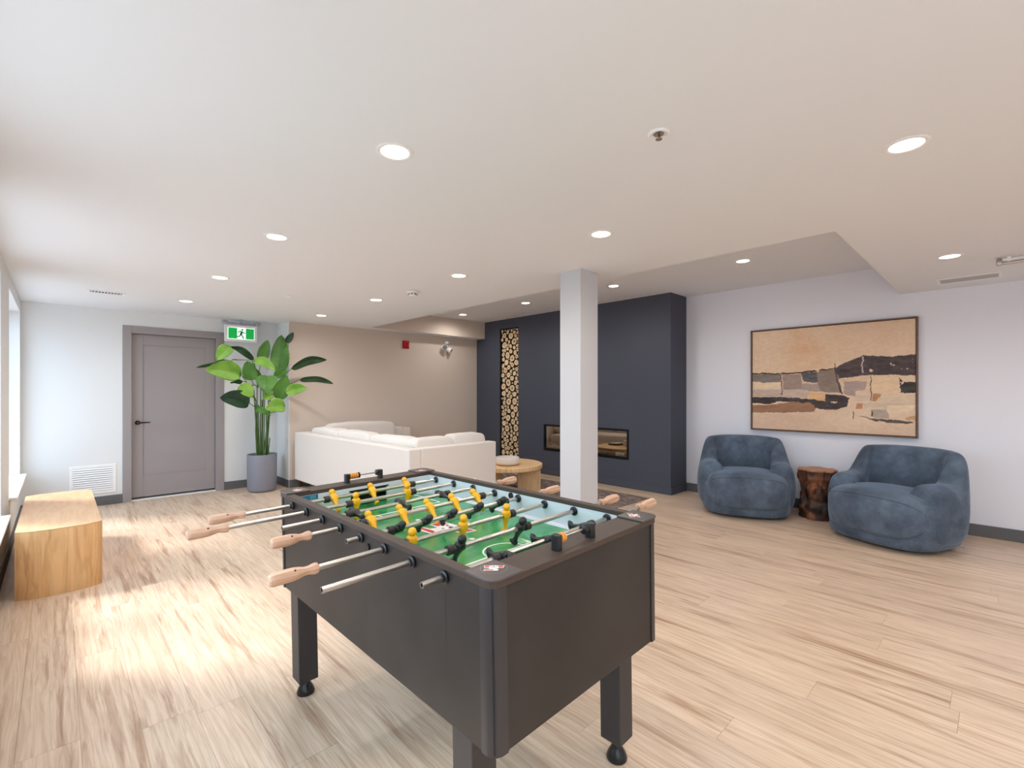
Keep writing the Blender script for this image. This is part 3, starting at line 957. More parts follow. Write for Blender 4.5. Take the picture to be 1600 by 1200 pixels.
for sx in (-1, 1):
    for sy in (-1, 1):
        bm = bmesh.new()
        x0, x1 = sorted((sx * (a + .004), sx * (a - .108))); y0, y1 = sorted((sy * (b + .004), sy * (b - .106)))
        R = .034; poly = []
        for cx_, cy_, a0 in ((x1 - R, y1 - R, 0), (x0 + R, y1 - R, 90), (x0 + R, y0 + R, 180), (x1 - R, y0 + R, 270)):
            corner = (cx_ > 0) == (sx > 0) and abs(cx_) > a - .06 and abs(cy_) > b - .06
            if corner:
                for k in range(8):
                    t = math.radians(a0 + 90 * k / 7); poly.append((cx_ + R * math.cos(t), cy_ + R * math.sin(t)))
            else:
                t = math.radians(a0 + 45); poly.append((cx_ + R * 1.38 * math.cos(t), cy_ + R * 1.38 * math.sin(t)))
        prism(bm, poly, HT + .0002, HT + .006)
        cp = finish('corner_plate', bm, mat('corner_plate', srgb(78, 70, 68), .38), ft, bevel=.002)
        # round decal with its emblem
        cxp, cyp = sx * (a - .062), sy * (b - .062)
        bm = bmesh.new()
        ring = [(cxp + .036 * math.cos(2 * PI * k / 40), cyp + .036 * math.sin(2 * PI * k / 40)) for k in range(40)]
        rin = [(cxp + .0345 * math.cos(2 * PI * k / 40), cyp + .0345 * math.sin(2 * PI * k / 40)) for k in range(40)]
        z0 = HT + .0062
        vo = [bm.verts.new((x, y, z0)) for x, y in ring]; vi = [bm.verts.new((x, y, z0)) for x, y in rin]
        for k in range(40): bm.faces.new((vo[k], vo[(k + 1) % 40], vi[(k + 1) % 40], vi[k]))
        finish('decal_ring', bm, mat('decal_grey', srgb(140, 132, 128), .5), ft)
        logo(ft, cxp, cyp, HT + .0062, .027, math.radians({(-1, -1): -45, (1, -1): 45, (1, 1): 135, (-1, 1): -135}[(sx, sy)]), M_STR)
# inner walls
M_INNER = mat('pale_blue_board', srgb(216, 222, 230), .35)
xi, yi = .372, .640
panel('inner_wall', -xi - .003, -xi + .003, -yi, yi, .78, .896, M_INNER, 0); panel('inner_wall', xi - .003, xi + .003, -yi, yi, .78, .896, M_INNER, 0)
gw, gt = .10, .876
for s in (-1, 1):
    bm = bmesh.new(); y0, y1 = sorted((s * yi, s * (yi + .01)))
    box(bm, -xi, -gw, y0, y1, .78, .896); box(bm, gw, xi, y0, y1, .78, .896); box(bm, -gw, gw, y0, y1, gt, .896)
    finish('inner_end_wall', bm, M_INNER, ft)
    bm = bmesh.new()
    y0, y1 = sorted((s * (yi + .01), s * (yi + .075)))
    box(bm, -gw, gw, *sorted((s * (yi + .07), s * (yi + .075))), .79, gt)
    box(bm, -gw, -gw + .004, y0, y1, .79, gt); box(bm, gw - .004, gw, y0, y1, .79, gt); box(bm, -gw, gw, y0, y1, .785, .79)
    gf = finish('goal', bm, M_BLACK, ft)
    bm = bmesh.new(); box(bm, -gw - .008, gw + .008, *sorted((s * (yi - .003), s * (yi + .004))), gt, gt + .007)
    finish('goal_trim', bm, M_BLACK, gf)
# blue notice in the far left corner
bm = bmesh.new(); box(bm, -.345, -.262, yi - .001, yi - .0003, .872, .8955)
bs = finish('blue_label', bm, mat('label_blue', srgb(28, 112, 142), .4), ft); bs['label'] = 'small blue printed label'
bm = bmesh.new()
for k in range(3): box(bm, -.300, -.272, yi - .0014, yi - .001, .8765 + k * .006, .8785 + k * .006)
finish('label_print', bm, mat('label_print', srgb(130, 180, 200), .4), bs)
# playfield
def field_mat():
    m = bpy.data.materials.new('playfield_green')
    m.use_nodes = True
    N, K = m.node_tree.nodes, m.node_tree.links
    b_ = N['Principled BSDF']; b_.inputs['Roughness'].default_value = .22; b_.inputs['Coat Weight'].default_value = .3
    tc = N.new('ShaderNodeTexCoord'); mp = N.new('ShaderNodeMapping'); mp.inputs['Scale'].default_value = (1.6, 5, 1)
    mp.inputs['Rotation'].default_value = (0, 0, .12)
    K.new(tc.outputs['Object'], mp.inputs['Vector'])
    n = N.new('ShaderNodeTexNoise'); n.inputs['Scale'].default_value = 3.2; n.inputs['Detail'].default_value = 5
    K.new(mp.outputs[0], n.inputs['Vector'])
    r_ = N.new('ShaderNodeValToRGB')
    r_.color_ramp.elements[0].position = .35; r_.color_ramp.elements[0].color = srgb(40, 138, 78)
    r_.color_ramp.elements[1].position = .68; r_.color_ramp.elements[1].color = srgb(78, 172, 98)
    K.new(n.outputs['Fac'], r_.inputs['Fac']); K.new(r_.outputs['Color'], b_.inputs['Base Color'])
    return m
bm = bmesh.new(); box(bm, -.358, .358, -yi, yi, .79, ZF)
pf = finish('playfield', bm, field_mat(), ft)
for s in (-1, 1):      # sloping strips along the long sides
    bm = bmesh.new()
    prism(bm, [(s * .345, ZF + .0002), (s * .3715, ZF + .007), (s * .3715, ZF - .004), (s * .345, ZF - .004)], -yi, yi, axis='y')
    finish('side_ramp', bm, M_INNER, ft)
for sx in (-1, 1):
    for sy in (-1, 1):
        bm = bmesh.new()
        prism(bm, [(sx * .3715, sy * yi), (sx * .27, sy * yi), (sx * .3715, sy * (yi - .11))], ZF - .003, ZF + .008)
        finish('corner_ramp', bm, M_INNER, ft)
M_LINE = mat('field_line_white', srgb(226, 238, 226), .3)
bm = bmesh.new()
lw = .0085
box(bm, -.26, .26, -.378, -.378 + lw, ZF, ZF + .0003); box(bm, -.26, .26, .392, .392 + lw, ZF, ZF + .0003)
for s, y0 in ((1, -.374), (-1, .396)):
    for k in range(16):
        t0, t1 = PI * k / 16, PI * (k + 1) / 16
        q = lambda rr, t: (rr * math.cos(t), y0 + s * rr * .95 * math.sin(t), ZF + .0004)
        v = [bm.verts.new(q(*p)) for p in ((.082, t0), (.082, t1), (.089, t1), (.089, t0))]
        bm.faces.new(v)
for x0 in (-.26, .26):
    for y0, y1 in ((-yi, -.372), (.394, yi)):
        box(bm, x0 - lw / 2, x0 + lw / 2, y0, y1, ZF, ZF + .0003)
for cx_, cy_ in ((0, .197), (0, -.18)):
    prism(bm, [(cx_ + .011 * math.cos(2 * PI * k / 20), cy_ + .011 * math.sin(2 * PI * k / 20)) for k in range(20)], ZF, ZF + .0003)
finish('pitch_lines', bm, M_LINE, pf)
L_ = logo(ft, .0, -.004, ZF + .0003, .112, -PI / 2 + .10, M_FRED, 'centre_emblem')
# legs
for (x0, x1) in ((-.392, -.307), (.292, .377)):
    for (y0, y1) in ((.562, .648), (-.648, -.562)):
        bm = bmesh.new(); box(bm, x0, x1, y0, y1, .075, .6)
        lg = finish('leg', bm, mat('textured_black', srgb(52, 50, 52), .45, bump=.5, bscale=700), ft, bevel=.004)
        cx_, cy_ = (x0 + x1) / 2, (y0 + y1) / 2
        bm = bmesh.new(); zf = -TILT * cx_ + .001
        lathe(bm, [(0, zf), (.037, zf), (.039, zf + .006), (.034, zf + .022), (.024, zf + .04), (.018, zf + .052), (.016, .0745), (0, .0745)], 28, cx_, cy_)
        finish('leveler_foot', bm, mat('rubber_foot', srgb(22, 22, 24), .25), lg, smooth=45)
# old drip marks below two bearings on the window side
for y_, z0_, z1_ in ((-.229, .745, .848), (-.5505, .655, .846)):
    bm = bmesh.new()
    n_ = 10
    v0 = []
    for k in range(n_ + 1):
        z_ = z0_ + (z1_ - z0_) * k / n_; w_ = .0006 + .0010 * (k / n_); dy_ = .0016 * math.sin(k * 1.9)
        v0.append((bm.verts.new((-ao - .0004, y_ + dy_ - w_, z_)), bm.verts.new((-ao - .0004, y_ + dy_ + w_, z_))))
    for (a0_, a1_), (b0_, b1_) in zip(v0, v0[1:]): bm.faces.new((a0_, a1_, b1_, b0_))
    finish('drip_mark', bm, mat('dried_drip', srgb(24, 20, 18), .5), ft)
# round ball entry hole + serving cup
bm = bmesh.new(); tube(bm, [(-ao - .006, -.118, .852), (-ao + .004, -.118, .852)], .017, 24)
bc = finish('ball_chute', bm, M_BLACK, ft, smooth=40); bc.scale = (1, .7, 1); bc.location = (0, -.035, 0)
bm = bmesh.new(); tube(bm, [(xi - .008, -.02, .882), (xi - .002, -.02, .882)], .014, 20)
finish('serving_hole', bm, M_BLACK, ft, smooth=40)

# a figure: head, moulded shoulders round the rod, tapered legs and wedge foot
def man_mesh():
    bm = bmesh.new()
    secs = [(-.072, .0065, .0135, .003), (-.069, .0075, .0150, .002), (-.060, .0075, .0125, .0), (-.054, .0055, .0065, .0),
            (-.040, .0065, .006, 0), (-.026, .0085, .0075, 0), (-.014, .0105, .0105, 0), (-.004, .0115, .0125, 0),
            (.008, .0140, .0140, 0), (.015, .0145, .0130, 0), (.0195, .0110, .0095, 0), (.0225, .005, .0055, 0)]
    rings = []
    for z, wx, wy, oy in secs:
        rings.append([bm.verts.new((wx * spow(math.cos(t), .75), oy + wy * spow(math.sin(t), .75), z)) for t in [2 * PI * k / 14 for k in range(14)]])
    for r0, r1 in zip(rings, rings[1:]):
        for k in range(14): bm.faces.new((r0[k], r0[(k + 1) % 14], r1[(k + 1) % 14], r1[k]))
    bm.faces.new(rings[0][::-1]); bm.faces.new(rings[-1])
    for v in bm.verts: v.co.x *= 1.25; v.co.y *= 1.18
    # arms close round the rod as a collar
    tube(bm, [(-.0165, 0, 0), (-.014, 0, 0), (.014, 0, 0), (.0165, 0, 0)], [.0125, .0142, .0142, .0125], 16)
    # head with a capped brow
    lathe(bm, [(0, .0190), (.007, .0195), (.0105, .022), (.0120, .0265), (.0145, .029), (.0143, .036), (.0112, .0435), (.006, .0470), (0, .0478)], 18)
    me = bpy.data.meshes.new('player'); bmesh.ops.recalc_face_normals(bm, faces=bm.faces); bm.to_mesh(me); bm.free()
    for p in me.polygons: p.use_smooth = True
    me.set_sharp_from_angle(angle=math.radians(50))
    return me
MAN = {}
for c_, m_ in (('y', M_YEL), ('b', M_BLACK)):
    me = man_mesh(); me.materials.append(m_); MAN[c_] = me
def handle_mesh():
    bm = bmesh.new()
    prof = [(-.0, .011), (.003, .0155), (.011, .0165), (.019, .0150), (.028, .0125), (.040, .0125), (.054, .0165), (.070, .0190), (.100, .0195), (.122, .0190), (.130, .0165), (.134, .011)]
    rings = []
    for x_, r_ in prof:
        rings.append([bm.verts.new((-x_, r_ * math.cos(2 * PI * k / 8 + PI / 8), r_ * math.sin(2 * PI * k / 8 + PI / 8))) for k in range(8)])
    for r0, r1 in zip(rings, rings[1:]):
        for k in range(8): bm.faces.new((r0[k], r0[(k + 1) % 8], r1[(k + 1) % 8], r1[k]))
    bm.faces.new(rings[0][::-1]); bm.faces.new(rings[-1])
    bmesh.ops.recalc_face_normals(bm, faces=bm.faces)
    me = bpy.data.meshes.new('handle'); bm.to_mesh(me); bm.free(); me.materials.append(M_HANDLE)
    return me
HAND = handle_mesh()
bm = bmesh.new(); tube(bm, [(-.0125, 0, 0), (-.011, 0, 0), (.011, 0, 0), (.0125, 0, 0)], [.0135, .0155, .0155, .0135], 20)
bmesh.ops.recalc_face_normals(bm, faces=bm.faces)
BUMP = bpy.data.meshes.new('bumper'); bm.to_mesh(BUMP); bm.free(); BUMP.materials.append(mat('rubber_bumper', srgb(40, 34, 34), .55))
for p in BUMP.polygons: p.use_smooth = len(p.vertices) == 4
BUMP.set_sharp_from_angle(angle=math.radians(40))
bm = bmesh.new()
lathe(bm, [(.0075, -.012), (.0075, .012), (.0125, .012), (.0125, .006), (.018, .003), (.018, 0), (.018, -.001), (.0125, -.003), (.0125, -.012), (.0075, -.012)], 24)
bmesh.ops.rotate(bm, verts=bm.verts, matrix=Matrix.Rotation(PI / 2, 3, 'Y'))
bmesh.ops.recalc_face_normals(bm, faces=bm.faces)
BEAR = bpy.data.meshes.new('rod_bearing'); bm.to_mesh(BEAR); bm.free(); BEAR.materials.append(mat('bearing_black', srgb(26, 26, 32), .3))
for p in BEAR.polygons: p.use_smooth = True
BEAR.set_sharp_from_angle(angle=math.radians(40))
def inst(name, me, parent, loc, rot=(0, 0, 0), sc=(1, 1, 1)):
    o = bpy.data.objects.new(name, me); COL.objects.link(o); o.parent = parent
    o.location = loc; o.rotation_euler = rot; o.scale = sc
    return o
# per rod: team, left end, right end, handle side, men, bumpers, swing
RODS = [('y', -.600, .47, 'L', (-.213, -.018, .178), (-.248, .213), -.72),
        ('y', -.700, .52, 'L', (-.182, .082), (-.216, .115), -.04),
        ('b', -.552, .545, 'R', (-.265, -.047, .172), (-.295, .204), -1.45),
        ('y', -.520, .45, 'L', (-.277, -.140, -.006, .126, .252), (-.312, .288), -.85),
        ('b', -.453, .53, 'R', (-.255, -.137, -.020, .118, .250), (-.286, .284), .95),
        ('y', -.625, .45, 'L', (-.300, -.082, .135), (-.335, .168), .12),
        ('b', -.669, .560, 'R', (-.225, .052), (-.262, .088), .50),
        ('b', -.474, .600, 'R', (-.180, .020, .225), (-.214, .262), 1.42)]
for (team, xl, xr, side, men, bmp, sw), y in zip(RODS, ys):
    bm = bmesh.new()
    n = 18; ro, rin_ = .0088, .0060
    for xe, xf in ((xl, xl + .03), (xr, xr - .03)):
        pass
    prof = [(xl + .03, rin_), (xl, rin_), (xl, ro), (xr, ro), (xr, rin_), (xr - .03, rin_)]
    rings = [[bm.verts.new((x_, r_ * math.cos(2 * PI * k / n), r_ * math.sin(2 * PI * k / n))) for k in range(n)] for x_, r_ in prof]
    for r0, r1 in zip(rings, rings[1:]):
        for k in range(n): bm.faces.new((r0[k], r0[(k + 1) % n], r1[(k + 1) % n], r1[k]))
    bm.faces.new(rings[0]); bm.faces.new(rings[-1])
    rod = finish('rod', bm, M_CHROME, ft, smooth=40, loc=(0, y, ZR))
    for x_ in men: inst('player', MAN[team], rod, (x_, 0, 0), (sw, 0, 0))
    for x_ in bmp: inst('bumper', BUMP, rod, (x_, 0, 0))
    h_ = inst('handle', HAND, rod, (xl + .012, 0, 0), (random.uniform(0, .7), 0, 0)) if side == 'L' else inst('handle', HAND, rod, (xr - .012, 0, 0), (random.uniform(0, .7), 0, PI))
    if side == 'L':
        bm = bmesh.new(); tube(bm, [(xl - .056, -.0105, .0125), (xl - .056, -.0120, .0142)], .0032, 10)
        finish('handle_screw', bm, mat('screw_dark', srgb(44, 26, 16), .5), rod, smooth=40)
    for s in (-1, 1):
        be = inst('rod_bearing', BEAR, ft, (s * (ao + .004), y, ZR), (0, 0, 0 if s > 0 else PI))
        be2 = inst('rod_bearing', BEAR, ft, (s * (xi - .006), y, ZR), (0, 0, PI if s > 0 else 0))
# screws round each bearing on the near side are hidden by the flange; score counters on both end rails
def counter(y, z, layout, xl, xr):
    bm = bmesh.new(); tube(bm, [(xl, y, z + .032), (xr, y, z + .032)], .0036, 12)
    c_ = finish('score_counter', bm, M_CHROME, ft, smooth=40)
    for x_ in (xl, xr):
        bm = bmesh.new(); s = 1 if x_ == xr else -1
        prism(bm, rounded_rect(x_ - .011, x_ + .011, y - .0145, y + .0145, .006, 4), z, z + .045)
        finish('counter_post', bm, M_BLACK, c_, bevel=.001)
    for x_, col in layout:
        bm = bmesh.new(); tube(bm, [(x_ - .0045, y, z + .032), (x_ - .003, y, z + .032), (x_ + .003, y, z + .032), (x_ + .0045, y, z + .032)], [.0125, .0148, .0148, .0125], 22)
        o = finish('counter_bead', bm, mat('bead_orange', srgb(222, 150, 62), .3) if col == 'o' else M_BLACK, c_, smooth=40)
        if col == 'o': o['label'] = 'orange bead'
counter(-.705, HT, [(-.095, 'o'), (-.085, 'o'), (.016, 'b'), (.026, 'b'), (.0355, 'b')], -.112, .050)
counter(.690, HT, [(-.076, 'o'), (-.065, 'o'), (-.054, 'o'), (-.043, 'o'), (-.032, 'b'), (.068, 'b')], -.095, .088)

# ================================================================== BENCH
bench = empty('wooden_bench', (.014, 5.235, 0), label='honey oak waterfall bench with rounded corners below the windows', cat='bench')
L, W, Hb = 1.60, .435, .45
def bow(y0, y1, side):
    """End outline in plan: slightly bowed outwards with soft corners."""
    pts = []
    n = 14
    for k in range(n + 1):
        u = -1 + 2 * k / n
        pts.append((W / 2 * u, side * (L / 2 - .055 * abs(u) ** 3.2)))
    return pts
outer = bow(0, 0, -1) + bow(0, 0, 1)[::-1]
bm = bmesh.new(); prism(bm, outer, Hb - .006, Hb)
box(bm, -W / 2 + .046, W / 2 - .046, -L / 2 + .105, L / 2 - .105, Hb - .045, Hb - .006)
finish('top', bm, M_OAK, bench, bevel=.0025)
for s in (-1, 1):
    o_ = bow(0, 0, s)
    inner = [(x_, y_ - s * .045) for x_, y_ in o_[::-1]]
    bm = bmesh.new(); prism(bm, o_ + inner, 0, Hb - .0062)
    finish('end_panel', bm, M_OAKV, bench, smooth=30)
for s in (-1, 1):
    bm = bmesh.new(); x0, x1 = sorted((s * (W / 2 - .012), s * (W / 2 - .04)))
    box(bm, x0, x1, -L / 2 + .102, L / 2 - .102, 0.001, Hb - .0064)
    finish('side_panel', bm, M_OAKV, bench, bevel=.003)

# ================================================================== SOFA
sofa = empty('sectional_sofa', (2.50, 4.06, 0), 0, label='large oat linen U-shaped sectional sofa with loose back cushions', cat='sofa')
sofa.rotation_euler = (0, 0, math.radians(1.2))
SB = .80; d0 = .14
def cushion(name, x0, x1, y0, y1, z0, z1, e=.35, parent=sofa, puff=.0, tilt=0, axis='x', m=M_LINEN, seed=0):
    bm = bmesh.new()
    A_, B_, C_ = (x1 - x0) / 2, (y1 - y0) / 2, (z1 - z0) / 2
    def fn(x_, y_, z_):
        n_ = noise.noise(Vector((x_ * 5 + seed, y_ * 5, z_ * 6))) * .012
        k = 1 + puff * (1 - (x_ / A_) ** 2) * (1 - (y_ / B_) ** 2)
        zz = z_ * k + n_
        if tilt:
            if axis == 'x': x_ += tilt * zz
            else: y_ += tilt * zz
        return (x_ + n_ * .5, y_ + n_ * .5, zz)
    superquad(bm, (x0 + x1) / 2, (y0 + y1) / 2, (z0 + z1) / 2, A_, B_, C_, e, e * .7, 48, 24, fn=fn)
    return finish(name, bm, m, parent, smooth=180)
LEN = 2.95; SW = 1.18; SF = 1.80     # along the window side, near section, far section
D = .92
bm = bmesh.new(); box(bm, 0, d0, 0, LEN, .13, SB); finish('back_panel', bm, M_LINEN, sofa, bevel=.012, bseg=3)
bm = bmesh.new(); box(bm, d0 + .001, SW, 0, d0, .13, SB); finish('back_panel', bm, M_LINEN, sofa, bevel=.012, bseg=3)
bm = bmesh.new(); box(bm, d0 + .001, SF - .12, LEN - d0, LEN, .13, SB); finish('back_panel', bm, M_LINEN, sofa, bevel=.012, bseg=3)
# slanted far end of the far back
bm = bmesh.new(); prism(bm, [(SF - .119, .13), (SF + .03, .13), (SF - .03, SB - .01), (SF - .119, SB)], LEN - .24, LEN, axis='y'); finish('arm', bm, M_LINEN, sofa, bevel=.012, bseg=3)
bm = bmesh.new(); box(bm, d0 + .001, D, d0 + .001, LEN - d0 - .001, .13, .30); finish('seat_base', bm, M_LINEN, sofa, bevel=.008)
bm = bmesh.new(); box(bm, D + .001, SW, d0 + .001, D, .13, .30); finish('seat_base', bm, M_LINEN, sofa, bevel=.008)
bm = bmesh.new(); box(bm, D + .001, SF - .12, LEN - D, LEN - d0 - .001, .13, .30); finish('seat_base', bm, M_LINEN, sofa, bevel=.008)
n = 3; cl = (LEN - 2 * d0 - .1) / n
for k in range(3):
    y0 = .30 + k * .84
    cushion('back_cushion', d0 + .01, d0 + .21, y0 - .02, y0 + .815, .46, .885, .32, tilt=.06, seed=k * 3)
for k in range(2):
    y0 = D + .0 + k * .56
    cushion('seat_cushion', d0 + .1, D + .01, y0, y0 + .555, .29, .47, .22, seed=k * 5 + 1)
cushion('back_cushion', .17, .68, d0 - .01, d0 + .21, .46, .885, .3, tilt=.05, axis='y', seed=11)
cushion('back_cushion', .665, 1.15, d0 - .01, d0 + .21, .46, .9, .3, tilt=.05, axis='y', seed=14)
cushion('seat_cushion', d0 + .1, SW, d0 + .1, D + .0, .29, .47, .22, seed=17)
cushion('seat_cushion', d0 + .1, SF - .13, LEN - D + .0, LEN - d0 - .1, .29, .47, .22, seed=19)
cushion('back_cushion', .34, 1.44, LEN - d0 - .21, LEN - d0, .46, .925, .34, axis='y', seed=23)
M_LEG = mat('dark_walnut_leg', srgb(62, 44, 34), .45)
for x_, y_ in ((.06, LEN - .06), (.06, .06), (SW - .06, .06), (SF - .1, LEN - .06), (.06, 1.5), (SW - .06, D - .06), (SF - .1, LEN - D + .06)):
    bm = bmesh.new()
    prism(bm, rounded_rect(x_ - .03, x_ + .03, y_ - .03, y_ + .03, .006, 2), 0.0, .13)
    for v in bm.verts:
        if v.co.z < .01: v.co.x = x_ + (v.co.x - x_) * .7; v.co.y = y_ + (v.co.y - y_) * .7
    finish('leg', bm, M_LEG, sofa)

# ================================================================== RUG
def rug_mat():
    m = bpy.data.materials.new('woven_rug')
    m.use_nodes = True
    N, K = m.node_tree.nodes, m.node_tree.links
    b_ = N['Principled BSDF']; b_.inputs['Roughness'].default_value = .95
    tc = N.new('ShaderNodeTexCoord'); mp = N.new('ShaderNodeMapping'); mp.inputs['Scale'].default_value = (60, 7, 1)
    K.new(tc.outputs['Object'], mp.inputs['Vector'])
    n = N.new('ShaderNodeTexNoise'); n.inputs['Scale'].default_value = 1.0; n.inputs['Detail'].default_value = 5; n.inputs['Roughness'].default_value = .7
    K.new(mp.outputs[0], n.inputs['Vector'])
    r_ = N.new('ShaderNodeValToRGB')
    r_.color_ramp.elements[0].position = .42; r_.color_ramp.elements[0].color = srgb(82, 70, 68)
    r_.color_ramp.elements[1].position = .62; r_.color_ramp.elements[1].color = srgb(196, 180, 168)
    e = r_.color_ramp.elements.new(.52); e.color = srgb(120, 104, 98)
    K.new(n.outputs['Fac'], r_.inputs['Fac']); K.new(r_.outputs['Color'], b_.inputs['Base Color'])
    bp = N.new('ShaderNodeBump'); bp.inputs['Strength'].default_value = .6; bp.inputs['Distance'].default_value = .004
    K.new(n.outputs['Fac'], bp.inputs['Height']); K.new(bp.outputs['Normal'], b_.inputs['Normal'])
    return m
bm = bmesh.new(); box(bm, -.52, 1.25, -1.40, 1.40, 0.0005, .008)
tag(finish('area_rug', bm, rug_mat(), bevel=.003, loc=(4.25, 4.55, 0)), 'flat woven brown and grey heathered rug between sofa and fireplace', 'rug')

# ================================================================== COFFEE TABLE, BOWL, BOOK
ctb = empty('coffee_table', (4.43, 4.72, .008), math.radians(0), label='round pale oak coffee table on wide slab legs', cat='coffee table')
bm = bmesh.new(); lathe(bm, [(0, .335), (.492, .335), (.5, .342), (.5, .386), (.494, .392), (0, .392)], 72)
finish('table_top', bm, M_TABLEOAK, ctb, smooth=40)
for ang in (-44, 76, 196):
    t = math.radians(ang)
    bm = bmesh.new()
    ca_, sa_ = math.cos(t), math.sin(t)
    prism(bm, [(u_ * ca_ - v_ * sa_, u_ * sa_ + v_ * ca_) for u_, v_ in rounded_rect(.16, .475, -.03, .03, .008, 3)], 0.001, .334)
    finish('leg', bm, M_TABLEOAK, ctb, smooth=40)
bm = bmesh.new()
lathe(bm, [(0, .001), (.10, .001), (.14, .008), (.166, .026), (.170, .044), (.163, .075), (.157, .104), (.152, .106), (.153, .09), (.160, .052), (.154, .032), (.12, .02), (0, .018)], 48)
tag(finish('bowl', bm, mat('white_stoneware', srgb(232, 226, 220), .45, bump=.1), smooth=60, loc=(4.345, 4.60, .40)), 'wide white ceramic bowl on the round coffee table', 'bowl')
bk = empty('book', (4.36, 4.92, .4005), math.radians(0), label='closed book with pale cover lying behind the bowl', cat='book')
bm = bmesh.new(); box(bm, -.13, .13, -.09, .09, .004, .034); finish('page_block', bm, mat('book_pages', srgb(70, 60, 56), .8), bk)
for z0 in (0, .0345):
    bm = bmesh.new(); box(bm, -.135, .135, -.094, .094, z0, z0 + .0036); finish('cover', bm, mat('book_cover', srgb(214, 210, 208), .5), bk, bevel=.001)

# ================================================================== ARMCHAIRS
def velvet():
    m = bpy.data.materials.new('slate_blue_velvet')
    m.use_nodes = True
    N, K = m.node_tree.nodes, m.node_tree.links
    b_ = N['Principled BSDF']; b_.inputs['Roughness'].default_value = .85
    b_.inputs['Sheen Weight'].default_value = .7; b_.inputs['Sheen Roughness'].default_value = .35
    b_.inputs['Sheen Tint'].default_value = srgb(160, 178, 200); b_.inputs['Specular IOR Level'].default_value = .15
    tc = N.new('ShaderNodeTexCoord')
    n = N.new('ShaderNodeTexNoise'); n.inputs['Scale'].default_value = 5; n.inputs['Detail'].default_value = 7; n.inputs['Roughness'].default_value = .65
    K.new(tc.outputs['Object'], n.inputs['Vector'])
    r_ = N.new('ShaderNodeValToRGB')
    r_.color_ramp.elements[0].position = .35; r_.color_ramp.elements[0].color = srgb(70, 80, 94)
    r_.color_ramp.elements[1].position = .7; r_.color_ramp.elements[1].color = srgb(104, 119, 138)
    K.new(n.outputs['Fac'], r_.inputs['Fac']); K.new(r_.outputs['Color'], b_.inputs['Base Color'])
    n2 = N.new('ShaderNodeTexNoise'); n2.inputs['Scale'].default_value = 95; n2.inputs['Detail'].default_value = 3
    K.new(tc.outputs['Object'], n2.inputs['Vector'])
    bp = N.new('ShaderNodeBump'); bp.inputs['Strength'].default_value = .8; bp.inputs['Distance'].default_value = .004
    K.new(n2.outputs['Fac'], bp.inputs['Height']); K.new(bp.outputs['Normal'], b_.inputs['Normal'])
    return m
M_VEL = velvet()
def smooth01(t):
    t = max(0.0, min(1.0, t)); return t * t * (3 - 2 * t)
